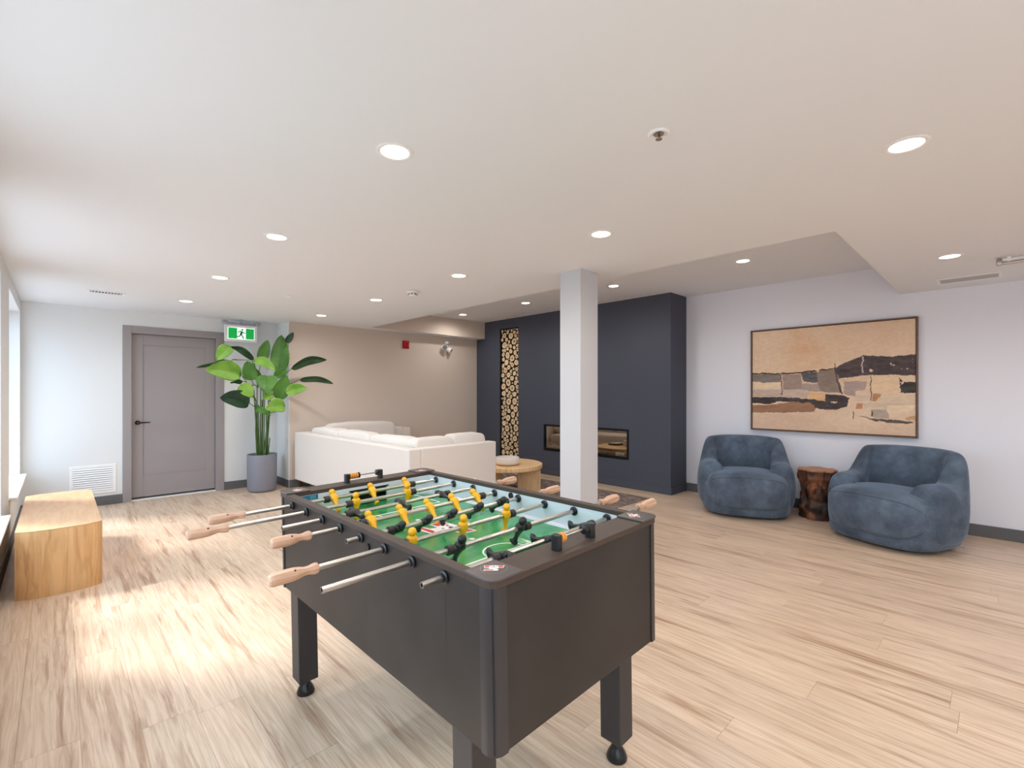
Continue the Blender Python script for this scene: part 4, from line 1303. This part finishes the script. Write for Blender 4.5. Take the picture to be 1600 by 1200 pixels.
def make_armchair(label, W2=.47, D2=.41):
    """Tub chair facing local -y. A single upholstered shell wraps from arm to arm; the seat bulges out in front."""
    t = empty('armchair', (0, 0, 0), label=label, cat='armchair', group=None)
    bm = bmesh.new()
    NA = 72; NS = 22
    rings = []
    for i in range(NA + 1):
        u = -1 + 2 * i / NA                       # -1 left arm front ... 0 back ... +1 right arm front
        au = abs(u)
        ang = u * math.radians(140)
        # plan position of the shell's centre line: superellipse
        ex = .72
        px = (W2 - .105) * spow(math.sin(ang), ex)
        py = (D2 - .10) * spow(math.cos(ang), ex)
        if au > .62: py -= (au - .62) * .10
        nxt = math.radians(140) * .01
        # outward normal
        nx_, ny_ = math.sin(ang) / (W2), math.cos(ang) / (D2)
        l = math.hypot(nx_, ny_); nx_, ny_ = nx_ / l, ny_ / l
        if au > .7:
            k = smooth01((au - .7) / .3)
            nx_, ny_ = nx_ * (1 - k) + math.copysign(1, u) * k, ny_ * (1 - k)
            l = math.hypot(nx_, ny_); nx_, ny_ = nx_ / l, ny_ / l
        s = smooth01((au - .43) / .22)
        top = .835 * (1 - s) + .585 * s
        top -= .02 * (1 - abs(au - .5) * 2) * 0
        if au < .43: top += .018 * math.cos(au / .43 * PI / 2)
        if au > .82: top -= .09 * ((au - .82) / .18) ** 2
        th = .085 * (1 - s) + .115 * s            # half thickness
        if au > .86: 
            q = (au - .86) / .14
            k = math.sqrt(max(0.0, 1 - q * q)); th *= max(k, .06)
            top = .33 + (top - .33) * (.25 + .75 * max(k, 0))
        z0 = .035
        cz, hz = (top + z0) / 2, (top - z0) / 2
        ring = []
        for j in range(NS):
            a_ = 2 * PI * j / NS
            ox = th * spow(math.cos(a_), .7)
            oz = hz * spow(math.sin(a_), .42)
            z = cz + oz
            lean = .055 * max(0, (z - .3)) * (1 - s) + .0     # back leans out a little
            bulge = .035 * math.sin(PI * min(1, max(0, (z - z0) / (top - z0)))) * (.6 + .4 * s)
            tuck = -.028 * (1 - smooth01((z - .03) / .12))
            off = ox + bulge + lean + tuck * (1 if ox > -th else 1)
            ring.append(bm.verts.new((px + nx_ * off, py + ny_ * off, z)))
        rings.append(ring)
    for r0, r1 in zip(rings, rings[1:]):
        for j in range(NS): bm.faces.new((r0[j], r0[(j + 1) % NS], r1[(j + 1) % NS], r1[j]))
    bm.faces.new(rings[0][::-1]); bm.faces.new(rings[-1])
    sh = finish('upholstered_shell', bm, M_VEL, t, smooth=180)
    md = sh.modifiers.new('subdivision', 'SUBSURF'); md.levels = 1; md.render_levels = 1
    # base that carries the shell and shows as the dark band round the front
    bm = bmesh.new()
    superquad(bm, 0, -.06, .215, W2 - .022, D2 + .004, .20, .26, .66, 64, 24)
    finish('base', bm, M_VEL, t, smooth=180)
    bm = bmesh.new()
    superquad(bm, 0, -.165, .282, W2 - .062, D2 - .055, .205, .50, .66, 64, 28,
              fn=lambda x_, y_, z_: (x_, y_ - .03 * (1 - (x_ / W2) ** 2) * (1 - abs(z_) / .215), z_ + .02 * (1 - (x_ / W2) ** 2) * (z_ > 0)))
    st = finish('seat', bm, M_VEL, t, smooth=180)
    # welt that outlines the front of the seat
    bm = bmesh.new()
    wp = []
    for k in range(49):
        q = 2 * PI * k / 48
        x_, z_ = (W2 - .075) * spow(math.cos(q), .62), .175 * spow(math.sin(q), .62)
        y_ = -(D2 - .055) * (max(0.0, 1 - abs(x_ / (W2 - .062)) ** 3.03)) ** .33 * .86
        wp.append((x_, -.165 + y_ - .028, .282 + z_))
    tube(bm, wp, .003, 8, caps=False)
    finish('welt', bm, M_VEL, st, smooth=180)
    bm = bmesh.new()
    lathe(bm, [(0, .002), (.26, .002), (.27, .008), (.27, .03), (0, .03)], 40)
    finish('swivel_plinth', bm, M_BLACK, t, smooth=40)
    return t
c1 = make_armchair('slate blue velvet tub armchair left of the tree stump, nearer the chimney wall')
c1.location = (5.745, 2.075, 0); c1.rotation_euler = (0, 0, math.radians(-90 + 24))
c2 = copy_tree(c1)
c2.location = (5.64, .685, 0); c2.rotation_euler = (0, 0, math.radians(-90 - 20))
c2['label'] = 'slate blue velvet tub armchair right of the tree stump, nearest the right edge'
c1['group'] = c2['group'] = 'armchairs below the painting'

# ================================================================== TREE STUMP TABLE
def stump_mat():
    m = bpy.data.materials.new('burnt_root_wood')
    m.use_nodes = True
    N, K = m.node_tree.nodes, m.node_tree.links
    b_ = N['Principled BSDF']; b_.inputs['Roughness'].default_value = .55
    tc = N.new('ShaderNodeTexCoord')
    n = N.new('ShaderNodeTexNoise'); n.inputs['Scale'].default_value = 5; n.inputs['Detail'].default_value = 8; n.inputs['Distortion'].default_value = .9
    K.new(tc.outputs['Object'], n.inputs['Vector'])
    r_ = N.new('ShaderNodeValToRGB')
    r_.color_ramp.elements[0].position = .38; r_.color_ramp.elements[0].color = srgb(30, 20, 16)
    r_.color_ramp.elements[1].position = .72; r_.color_ramp.elements[1].color = srgb(170, 104, 62)
    e = r_.color_ramp.elements.new(.52); e.color = srgb(84, 54, 40)
    K.new(n.outputs['Fac'], r_.inputs['Fac']); K.new(r_.outputs['Color'], b_.inputs['Base Color'])
    bp = N.new('ShaderNodeBump'); bp.inputs['Strength'].default_value = .8; bp.inputs['Distance'].default_value = .01
    K.new(n.outputs['Fac'], bp.inputs['Height']); K.new(bp.outputs['Normal'], b_.inputs['Normal'])
    return m
sx_, sy_ = 5.985, 1.395
t = empty('tree_stump_table', (sx_, sy_, 0), label='rough dark tree stump side table with a flat brown top between the armchairs', cat='side table')
bm = bmesh.new()
HS, NSD = .515, 56
rings = []
for j in range(29):
    z = HS * j / 28
    ring = []
    for k in range(NSD):
        a_ = 2 * PI * k / NSD
        c_, s_ = math.cos(a_), math.sin(a_)
        r_ = .165 + .02 * noise.noise(Vector((c_ * 1.6, s_ * 1.6, z * 4))) * 2 - .022 * abs(noise.noise(Vector((c_ * 4 + 5, s_ * 4, z * 7)))) * 2
        r_ += .012 * (z / HS > .8)
        r_ -= .018 * math.exp(-((z - .2) / .05) ** 2) * max(0, math.cos(a_ - 3.4))
        ring.append(bm.verts.new((r_ * c_, r_ * s_, z)))
    rings.append(ring)
for r0, r1 in zip(rings, rings[1:]):
    for k in range(NSD): bm.faces.new((r0[k], r0[(k + 1) % NSD], r1[(k + 1) % NSD], r1[k]))
bm.faces.new(rings[0][::-1]); bm.faces.new(rings[-1])
rim = [(v.co.x, v.co.y) for v in rings[-1]]
finish('trunk', bm, stump_mat(), t, smooth=50)
bm = bmesh.new(); prism(bm, [(x_ * 1.02, y_ * 1.02) for x_, y_ in rim], HS + .0005, HS + .02)
finish('cut_top', bm, mat('stump_top', srgb(168, 116, 82), .5, var=.25, vscale=18), t, bevel=.005)

# ================================================================== POTTED PLANT
pl = empty('potted_plant', (2.055, 7.16, 0), label='tall artificial bird of paradise plant in a grey cylindrical pot by the door', cat='plant')
bm = bmesh.new()
lathe(bm, [(0, 0), (.15, 0), (.172, .012), (.182, .04), (.186, .2), (.188, .5), (.186, .512), (.178, .512), (.175, .5), (.172, .44), (0, .44)], 48)
finish('pot', bm, M_POT, pl, smooth=50)
bm = bmesh.new(); lathe(bm, [(0, .441), (.171, .441), (.171, .455), (.1, .462), (0, .466)], 32)
finish('soil', bm, M_SOIL, pl, smooth=60)
STEMS = [((1.981, 7.124), (1.953, 7.074, 1.267)), ((2.006, 7.154), (1.976, 7.104, 1.449)), ((2.018, 7.137), (1.987, 7.087, 1.198)),
         ((2.04, 7.16), (2.025, 7.11, 1.449)), ((2.055, 7.163), (2.058, 7.113, 1.472)), ((2.056, 7.107), (2.058, 7.057, 1.357)),
         ((2.071, 7.101), (2.082, 7.051, 1.174)), ((2.11, 7.184), (2.128, 7.134, 1.264)), ((2.108, 7.126), (2.136, 7.076, 1.173)),
         ((2.125, 7.123), (2.131, 7.073, 0.735)), ((2.03, 7.2), (1.947, 7.15, 1.403)), ((2.042, 7.147), (2.036, 7.097, 1.266)),
         ((2.117, 7.184), (2.1, 7.134, 1.08)), ((1.996, 7.148), (1.966, 7.098, 1.085)), ((2.064, 7.164), (2.165, 7.114, 1.404))]
P0 = Vector((2.055, 7.16, 0))
for (x_, y_), top in STEMS:
    p, q = Vector((x_, y_, .44)) - P0, Vector(top) - P0
    mid = (p + q) / 2 + Vector((random.uniform(-.012, .012), random.uniform(-.012, .012), 0))
    bm = bmesh.new(); tube(bm, [p, mid, q], [.009, .008, .006], 8)
    finish('stem', bm, M_STEM, pl, smooth=60)
def leaf_mat(name, c0, c1):
    m = bpy.data.materials.new(name)
    m.use_nodes = True
    N, K = m.node_tree.nodes, m.node_tree.links
    b_ = N['Principled BSDF']; b_.inputs['Roughness'].default_value = .38
    b_.inputs['Subsurface Weight'].default_value = 0.0
    tc = N.new('ShaderNodeTexCoord')
    sp_ = N.new('ShaderNodeSeparateXYZ'); K.new(tc.outputs['UV'], sp_.inputs[0])
    w = N.new('ShaderNodeMath'); w.operation = 'SINE'
    mu = N.new('ShaderNodeMath'); mu.operation = 'MULTIPLY'; mu.inputs[1].default_value = 150
    K.new(sp_.outputs['X'], mu.inputs[0]); K.new(mu.outputs[0], w.inputs[0])
    n = N.new('ShaderNodeTexNoise'); n.inputs['Scale'].default_value = 5
    K.new(tc.outputs['Object'], n.inputs['Vector'])
    ad = N.new('ShaderNodeMath'); ad.operation = 'MULTIPLY_ADD'; ad.inputs[1].default_value = .06
    K.new(w.outputs[0], ad.inputs[0]); K.new(n.outputs['Fac'], ad.inputs[2])
    r_ = N.new('ShaderNodeValToRGB'); r_.color_ramp.elements[0].position = .3; r_.color_ramp.elements[1].position = .7
    r_.color_ramp.elements[0].color = c0; r_.color_ramp.elements[1].color = c1
    K.new(ad.outputs[0], r_.inputs['Fac']); K.new(r_.outputs['Color'], b_.inputs['Base Color'])
    bp = N.new('ShaderNodeBump'); bp.inputs['Strength'].default_value = .3; bp.inputs['Distance'].default_value = .002
    K.new(w.outputs[0], bp.inputs['Height']); K.new(bp.outputs['Normal'], b_.inputs['Normal'])
    return m
LM = [leaf_mat('dark_leaf', srgb(18, 50, 34), srgb(44, 84, 50)), leaf_mat('mid_leaf', srgb(52, 104, 30), srgb(92, 146, 50)), leaf_mat('light_leaf', srgb(98, 156, 48), srgb(146, 192, 78))]
LEAVES = [((2.259,7.1,1.638),(2.294,7.12,2.187),.262,.45,.0,0),((2.343,7.05,2.074),(2.413,6.98,2.222),.094,.1,0,0),((2.037,7.15,1.795),(2.111,7.1,2.1),.166,.4,0,0),
 ((1.92,7.05,1.812),(1.587,6.95,1.962),.103,.1,.05,1),((1.61,6.93,1.962),(1.452,6.9,1.774),.18,.65,.02,0),((1.642,7.0,1.781),(1.212,6.75,1.667),.074,.12,.02,1),
 ((1.752,7.0,1.599),(1.324,6.85,1.656),.281,.6,.03,0),((1.876,6.98,1.531),(1.812,6.95,1.786),.204,.45,0,0),((1.887,6.93,1.789),(2.122,6.8,1.659),.137,.95,.05,0),
 ((2.032,6.88,1.592),(2.002,6.78,1.34),.277,.4,.04,0),((2.162,7.0,1.575),(2.327,6.95,1.671),.128,.3,.02,0),((2.201,6.95,1.266),(2.299,6.92,1.607),.225,.45,0,0),
 ((2.354,6.9,1.7),(2.811,6.78,1.841),.162,.1,.06,1),((2.464,6.88,1.549),(2.867,6.7,1.5),.122,.05,.04,1),((2.278,6.9,1.369),(2.538,6.82,1.432),.17,.6,.02,0),
 ((1.838,6.95,1.226),(1.461,6.8,1.307),.247,.12,.03,0),((1.759,6.95,1.511),(1.6,6.9,1.497),.074,.12,.01,1),((1.713,6.88,1.47),(1.851,6.85,1.304),.19,.65,.02,0),
 ((2.264,6.88,1.174),(1.992,6.8,1.149),.211,.75,.03,0),((2.121,6.9,1.335),(1.972,6.85,1.281),.113,.6,.01,0),((1.908,6.95,1.158),(2.083,6.88,1.055),.093,.55,.02,0),
 ((1.963,7.0,1.537),(1.917,6.98,1.692),.112,.5,0,0)]
def make_leaf(base, tip, width, tone, bend, drop, seed):
    p, q = Vector(base) - P0, Vector(tip) - P0
    d = q - p; l = d.length; d.normalize()
    view = Vector((-.28, -.96, .06)) if not drop else Vector((-.2, -.75, -.62))
    side = d.cross(view).normalized(); nrm = side.cross(d).normalized()
    nl, nw = 14, 5
    bm = bmesh.new(); uvl = bm.loops.layers.uv.new('UVMap')
    grid = []
    rr = random.Random(seed)
    wob = rr.uniform(.5, 1.5)
    for i in range(nl + 1):
        t_ = i / nl
        w_ = width / 2 * (math.sin(PI * t_ ** .78) ** .62 if 0 < t_ < 1 else 0) * (1 - .12 * t_) + .0015
        row = []
        for j in range(-nw, nw + 1):
            s_ = j / nw
            c = p + d * (l * t_) + Vector((0, 0, 1)) * (bend * 4 * t_ * (1 - t_))
            fold = abs(s_) * w_ * .32
            wave = .010 * math.sin(t_ * 9 * wob + (s_ > 0) * 1.4) * abs(s_) ** 2
            row.append((bm.verts.new(c + side * (s_ * w_ * .95) + nrm * (fold + wave) - Vector((0, 0, 1)) * (drop * .3 * w_ * (s_ + 1) * 0)), (t_, s_)))
        grid.append(row)
    for r0, r1 in zip(grid, grid[1:]):
        for j in range(2 * nw):
            vs = (r0[j], r0[j + 1], r1[j + 1], r1[j])
            f_ = bm.faces.new([v[0] for v in vs])
            for lp, v in zip(f_.loops, vs): lp[uvl].uv = v[1]
    lf = finish('leaf', bm, LM[0 if tone < .25 else (1 if tone < .58 else 2)], pl, smooth=180)
    md = lf.modifiers.new('thickness', 'SOLIDIFY'); md.thickness = .0016; md.offset = 0
    bm = bmesh.new(); tube(bm, [p - nrm * .001, (p + q) / 2 + Vector((0, 0, bend)) - nrm * .001, p + d * l * .97 - nrm * .001], [.004, .003, .001], 6)
    finish('midrib', bm, M_STEM, lf, smooth=60)
    return lf
for i, L5 in enumerate(LEAVES): make_leaf(*L5, seed=i)
PET = [((1.985,7.09,1.447),(1.898,7.05,1.807),(1.70,7.0,1.80)),((1.985,7.09,1.43),(1.94,7.05,1.70),(1.92,7.05,1.812)),((1.955,7.07,1.201),(1.924,7.0,1.168),(1.838,6.95,1.226)),((2.165,7.1,1.403),(2.316,6.97,1.636),(2.354,6.9,1.70)),
       ((2.165,7.1,1.39),(2.36,6.95,1.486),(2.47,6.88,1.551)),((2.058,7.1,1.45),(2.16,7.1,1.55),(2.259,7.1,1.66)),((2.259,7.1,1.66),(2.30,7.11,1.95),(2.343,7.05,2.08)),
       ((1.976,7.1,1.44),(2.0,7.12,1.62),(2.037,7.15,1.80)),((1.953,7.07,1.26),(1.83,7.02,1.50),(1.752,7.0,1.60)),((1.953,7.07,1.25),(1.8,6.95,1.45),(1.713,6.88,1.47)),
       ((2.136,7.08,1.17),(2.22,6.98,1.2),(2.278,6.9,1.369)),((2.128,7.13,1.25),(2.16,7.0,1.22),(2.201,6.95,1.27)),((2.1,7.1,1.08),(2.2,7.0,1.1),(2.264,6.88,1.174)),
       ((1.987,7.08,1.19),(1.93,7.0,1.17),(1.908,6.95,1.158)),((2.058,7.05,1.35),(2.04,6.95,1.55),(2.032,6.88,1.592)),((1.96,7.0,1.45),(1.9,6.96,1.7),(1.887,6.93,1.789)),((1.96,7.05,1.45),(1.9,7.0,1.48),(1.876,6.98,1.53)),
       ((1.70,7.0,1.80),(1.65,7.0,1.80),(1.642,7.0,1.781)),((1.6,6.95,1.955),(1.605,6.94,1.96),(1.61,6.93,1.962)),((2.05,7.05,1.35),(2.1,6.95,1.36),(2.121,6.9,1.335)),((1.97,7.08,1.44),(1.965,7.03,1.5),(1.963,7.0,1.54)),((1.9,7.0,1.46),(1.8,6.97,1.51),(1.759,6.95,1.511)),((2.1,7.1,1.45),(2.13,7.04,1.53),(2.162,7.0,1.575))]
for pts_ in PET:
    bm = bmesh.new(); tube(bm, [Vector(v) - P0 for v in pts_], [.007, .005, .0045], 7)
    finish('leaf_stalk', bm, M_STEM, pl, smooth=60)

# ================================================================== PAINTING
PY0, PY1, PZ0, PZ1 = .588, 2.193, .901, 2.144
pt = empty('framed_painting', (XR, (PY0 + PY1) / 2, PZ0), label='wide abstract painting in cream, brown and charcoal in a thin walnut float frame', cat='painting')
PWD, PHT = PY1 - PY0, PZ1 - PZ0
fw_, fd = .014, .045
M_WAL = mat('walnut_frame', srgb(112, 84, 68), .45, var=.15, vscale=20)
M_GAP = mat('frame_gap', srgb(36, 26, 22), .8)
for nm, bx in (('frame_rail', (-fd, 0, -PWD / 2, PWD / 2, 0, fw_)), ('frame_rail', (-fd, 0, -PWD / 2, PWD / 2, PHT - fw_, PHT)),
               ('frame_stile', (-fd, 0, -PWD / 2, -PWD / 2 + fw_, fw_, PHT - fw_)), ('frame_stile', (-fd, 0, PWD / 2 - fw_, PWD / 2, fw_, PHT - fw_))):
    bm = bmesh.new(); box(bm, *bx); finish(nm, bm, M_WAL, pt, bevel=.0015)
bm = bmesh.new(); box(bm, -.012, -.002, -PWD / 2 + fw_, PWD / 2 - fw_, fw_, PHT - fw_); finish('backing', bm, M_GAP, pt)
SHAPES = [
 ((78,66,68),[(0.556,0.598),(0.62,0.65),(0.723,0.708),(0.866,0.688),(1.006,0.693),(1.006,0.517),(0.928,0.52),(0.776,0.53),(0.716,0.521),(0.62,0.508),(0.577,0.498)]),
 ((60,50,48),[(-0.014,0.572),(0.222,0.568),(0.336,0.573),(0.556,0.6),(0.556,0.587),(0.336,0.559),(0.222,0.554),(-0.014,0.559)]),
 ((125,113,108),[(-0.014,0.556),(0.205,0.555),(0.205,0.477),(0.102,0.471),(-0.014,0.488)]),
 ((226,200,170),[(-0.014,0.469),(0.205,0.477),(0.209,0.406),(-0.014,0.401)]),
 ((158,135,124),[(0.214,0.554),(0.344,0.55),(0.352,0.4),(0.222,0.388)]),
 ((92,88,92),[(0.344,0.561),(0.441,0.569),(0.452,0.461),(0.359,0.474)]),
 ((140,122,110),[(0.441,0.569),(0.552,0.593),(0.584,0.498),(0.599,0.366),(0.46,0.382),(0.448,0.456)]),
 ((170,150,138),[(0.352,0.457),(0.452,0.456),(0.467,0.382),(0.398,0.382),(0.344,0.4)]),
 ((196,174,158),[(-0.014,0.401),(0.344,0.4),(0.398,0.376),(0.383,0.319),(-0.014,0.327)]),
 ((222,192,160),[(0.577,0.492),(0.716,0.516),(0.769,0.52),(0.769,0.387),(0.606,0.366)]),
 ((172,150,142),[(0.613,0.475),(0.743,0.472),(0.736,0.398),(0.675,0.387),(0.675,0.339),(0.606,0.355)]),
 ((228,198,162),[(0.773,0.519),(0.913,0.52),(0.906,0.366),(0.773,0.371)]),
 ((56,50,50),[(0.916,0.5),(0.934,0.469),(1.006,0.457),(1.006,0.372),(0.922,0.369)]),
 ((66,56,56),[(-0.014,0.321),(0.23,0.323),(0.391,0.308),(0.497,0.298),(0.504,0.36),(0.599,0.344),(0.641,0.322),(0.634,0.246),(0.577,0.213),(0.497,0.208),(0.429,0.223),(0.296,0.277),(0.188,0.281),(0.137,0.25),(-0.014,0.265)]),
 ((158,116,88),[(-0.014,0.24),(0.137,0.244),(0.271,0.277),(0.398,0.274),(0.444,0.218),(0.429,0.186),(0.188,0.168),(-0.014,0.16)]),
 ((222,178,132),[(0.395,0.379),(0.497,0.36),(0.497,0.292),(0.395,0.31)]),
 ((190,136,94),[(0.773,0.361),(0.825,0.356),(0.809,0.293),(0.773,0.292)]),
 ((222,198,170),[(0.825,0.351),(1.006,0.357),(1.006,0.296),(0.783,0.282)]),
 ((222,196,172),[(0.675,0.387),(0.769,0.387),(0.766,0.292),(0.675,0.29)]),
 ((190,136,94),[(0.686,0.274),(0.723,0.275),(0.716,0.227),(0.682,0.226)]),
 ((214,190,166),[(0.723,0.28),(0.994,0.286),(0.994,0.226),(0.783,0.218),(0.723,0.227)]),
 ((232,206,176),[(0.853,0.252),(0.994,0.276),(0.988,0.215),(0.86,0.19)]),
 ((176,158,142),[(0.769,0.218),(0.853,0.221),(0.866,0.149),(0.783,0.144)]),
 ((90,78,70),[(0.682,0.166),(0.783,0.139),(0.878,0.139),(0.988,0.12),(0.988,0.107),(0.91,0.105),(0.783,0.123)]),
 ((206,158,112),[(0.946,0.153),(1.006,0.181),(1.006,0.136),(0.964,0.128)]),
 ((70,60,58),[(0.764,0.52),(0.769,0.52),(0.769,0.292),(0.764,0.292)]),
 ((60,50,50),[(0.773,0.207),(0.78,0.208),(0.78,0.155),(0.773,0.155)]),
 ((80,66,60),[(0.663,0.203),(0.668,0.204),(0.668,0.133),(0.663,0.133)]),
 ((80,66,60),[(0.202,0.555),(0.208,0.554),(0.219,0.341),(0.212,0.341)]),
 ((60,50,50),[(0.551,0.643),(0.556,0.642),(0.57,0.498),(0.601,0.355),(0.59,0.355),(0.563,0.498)]),
 ((190,172,166),[(0.716,0.698),(0.724,0.697),(0.719,0.548),(0.711,0.548)]),
]
def vnoise(X, Y, seed, fx, fy, octv=4):
    out = np.zeros_like(X); amp = 1.0; tot = 0
    for o in range(octv):
        rs = np.random.RandomState(seed + o * 7)
        gx, gy = int(fx * 2 ** o) + 3, int(fy * 2 ** o) + 3
        G = rs.rand(gy, gx)
        u, v = np.clip(X, -.05, 1.05) + .05, np.clip(Y, -.05, 1.05) + .05
        u, v = u * fx * 2 ** o / 1.12, v * fy * 2 ** o / 1.12
        i, j = np.floor(u).astype(int), np.floor(v).astype(int)
        fu, fv = u - i, v - j; fu = fu * fu * (3 - 2 * fu); fv = fv * fv * (3 - 2 * fv)
        i = np.clip(i, 0, gx - 2); j = np.clip(j, 0, gy - 2)
        val = G[j, i] * (1 - fu) * (1 - fv) + G[j, i + 1] * fu * (1 - fv) + G[j + 1, i] * (1 - fu) * fv + G[j + 1, i + 1] * fu * fv
        out += val * amp; tot += amp; amp *= .55
    return out / tot
def inside(px, py, poly):
    r_ = np.zeros(px.shape, bool); n_ = len(poly); j = n_ - 1
    for i in range(n_):
        xi_, yi_ = poly[i]; xj, yj = poly[j]
        if yi_ != yj:
            r_ ^= ((yi_ > py) != (yj > py)) & (px < (xj - xi_) * (py - yi_) / (yj - yi_) + xi_)
        j = i
    return r_
NX, NY = 340, 260
gx, gy = np.meshgrid(np.linspace(0, 1, NX + 1), np.linspace(0, 1, NY + 1))
wx = gx + (vnoise(gx, gy, 3, 16, 30) - .5) * .018; wy = gy + (vnoise(gx, gy, 40, 36, 14) - .5) * .022
col = np.zeros(gx.shape + (3,))
sky_n = vnoise(gx, gy, 90, 5, 3, 5)[..., None]; fine = vnoise(gx, gy, 130, 26, 60, 4)[..., None]; big = vnoise(gx, gy, 170, 3, 6, 4)[..., None]
c_a, c_b, c_c = np.array([238, 213, 186.]), np.array([218, 186, 156.]), np.array([218, 164, 122.])
col[:] = c_a * (1 - sky_n) + c_b * sky_n
warm = np.clip((vnoise(gx, gy, 210, 4, 4) - .55) * 4, 0, 1)[..., None] * np.exp(-((gx - .36) / .12) ** 2)[..., None] * (gy > .55)[..., None]
col = col * (1 - warm * .6) + c_c * warm * .6
low = np.clip((.2 - gy) / .06, 0, 1)[..., None]
col = col * (1 - low) + (np.array([236, 208, 180.]) * big + np.array([212, 178, 152.]) * (1 - big)) * low
for c, poly in SHAPES:
    m_ = inside(wx, wy, poly)
    tex = ((fine[..., 0] - .5) * 60)[..., None]
    cc = np.array(c, float) + tex * (.75 if sum(c) < 300 else .4) + (big - .5) * 26
    scr = vnoise(gx, gy, 300 + int(sum(c)), 40, 34, 3) > (.80 if sum(c) < 300 else .9)
    m_ &= ~scr
    col[m_] = cc[m_]
col += (vnoise(gx, gy, 500, 60, 90, 3)[..., None] - .5) * 16
col = np.clip(col, 0, 255) / 255
lin = np.where(col <= .04045, col / 12.92, ((col + .055) / 1.055) ** 2.4)
hgt = (vnoise(gx, gy, 610, 40, 60, 3) - .5) * .0016
g2 = .006
# left of the picture = larger Y
Yc = (PWD / 2 - fw_ - g2) - gx * (PWD - 2 * fw_ - 2 * g2); Zc = fw_ + g2 + gy * (PHT - 2 * fw_ - 2 * g2)
verts = np.stack([-.032 - hgt, Yc, Zc], -1).reshape(-1, 3)
idx = np.arange((NX + 1) * (NY + 1)).reshape(NY + 1, NX + 1)
faces = np.stack([idx[:-1, :-1], idx[1:, :-1], idx[1:, 1:], idx[:-1, 1:]], -1).reshape(-1, 4)
me = bpy.data.meshes.new('canvas'); me.from_pydata(verts.tolist(), [], faces.tolist())
ca = me.color_attributes.new('pigment', 'FLOAT_COLOR', 'POINT')
ca.data.foreach_set('color', np.concatenate([lin.reshape(-1, 3), np.ones(((NX + 1) * (NY + 1), 1))], 1).astype(np.float32).ravel())
m = bpy.data.materials.new('oil_paint'); m.use_nodes = True
at = m.node_tree.nodes.new('ShaderNodeVertexColor'); at.layer_name = 'pigment'
m.node_tree.links.new(at.outputs['Color'], m.node_tree.nodes['Principled BSDF'].inputs['Base Color'])
m.node_tree.nodes['Principled BSDF'].inputs['Roughness'].default_value = .7
link('canvas', me, m, pt, smooth=180)
bm = bmesh.new(); box(bm, -.030, -.0125, -PWD / 2 + fw_ + g2, PWD / 2 - fw_ - g2, fw_ + g2, PHT - fw_ - g2)
finish('stretcher', bm, mat('canvas_edge', srgb(200, 180, 160), .8), pt)

# small cord cleat on the pier below the windows
t = empty('cord_cleat', (XL, 5.12, .40), label='tiny white blind cord cleat on the wall pier by the sill', cat='cleat')
bm = bmesh.new(); box(bm, 0, .008, -.008, .008, -.02, .02); finish('plate', bm, M_WHITE, t, bevel=.002)
bm = bmesh.new(); tube(bm, [(.008, 0, 0), (.016, 0, .004), (.02, 0, .035)], .004, 8); tube(bm, [(.016, 0, .0), (.02, 0, -.03)], .004, 8); finish('horn', bm, M_WHITE, t, smooth=50)
print('logs', NLOGS, 'objects', len(bpy.data.objects))
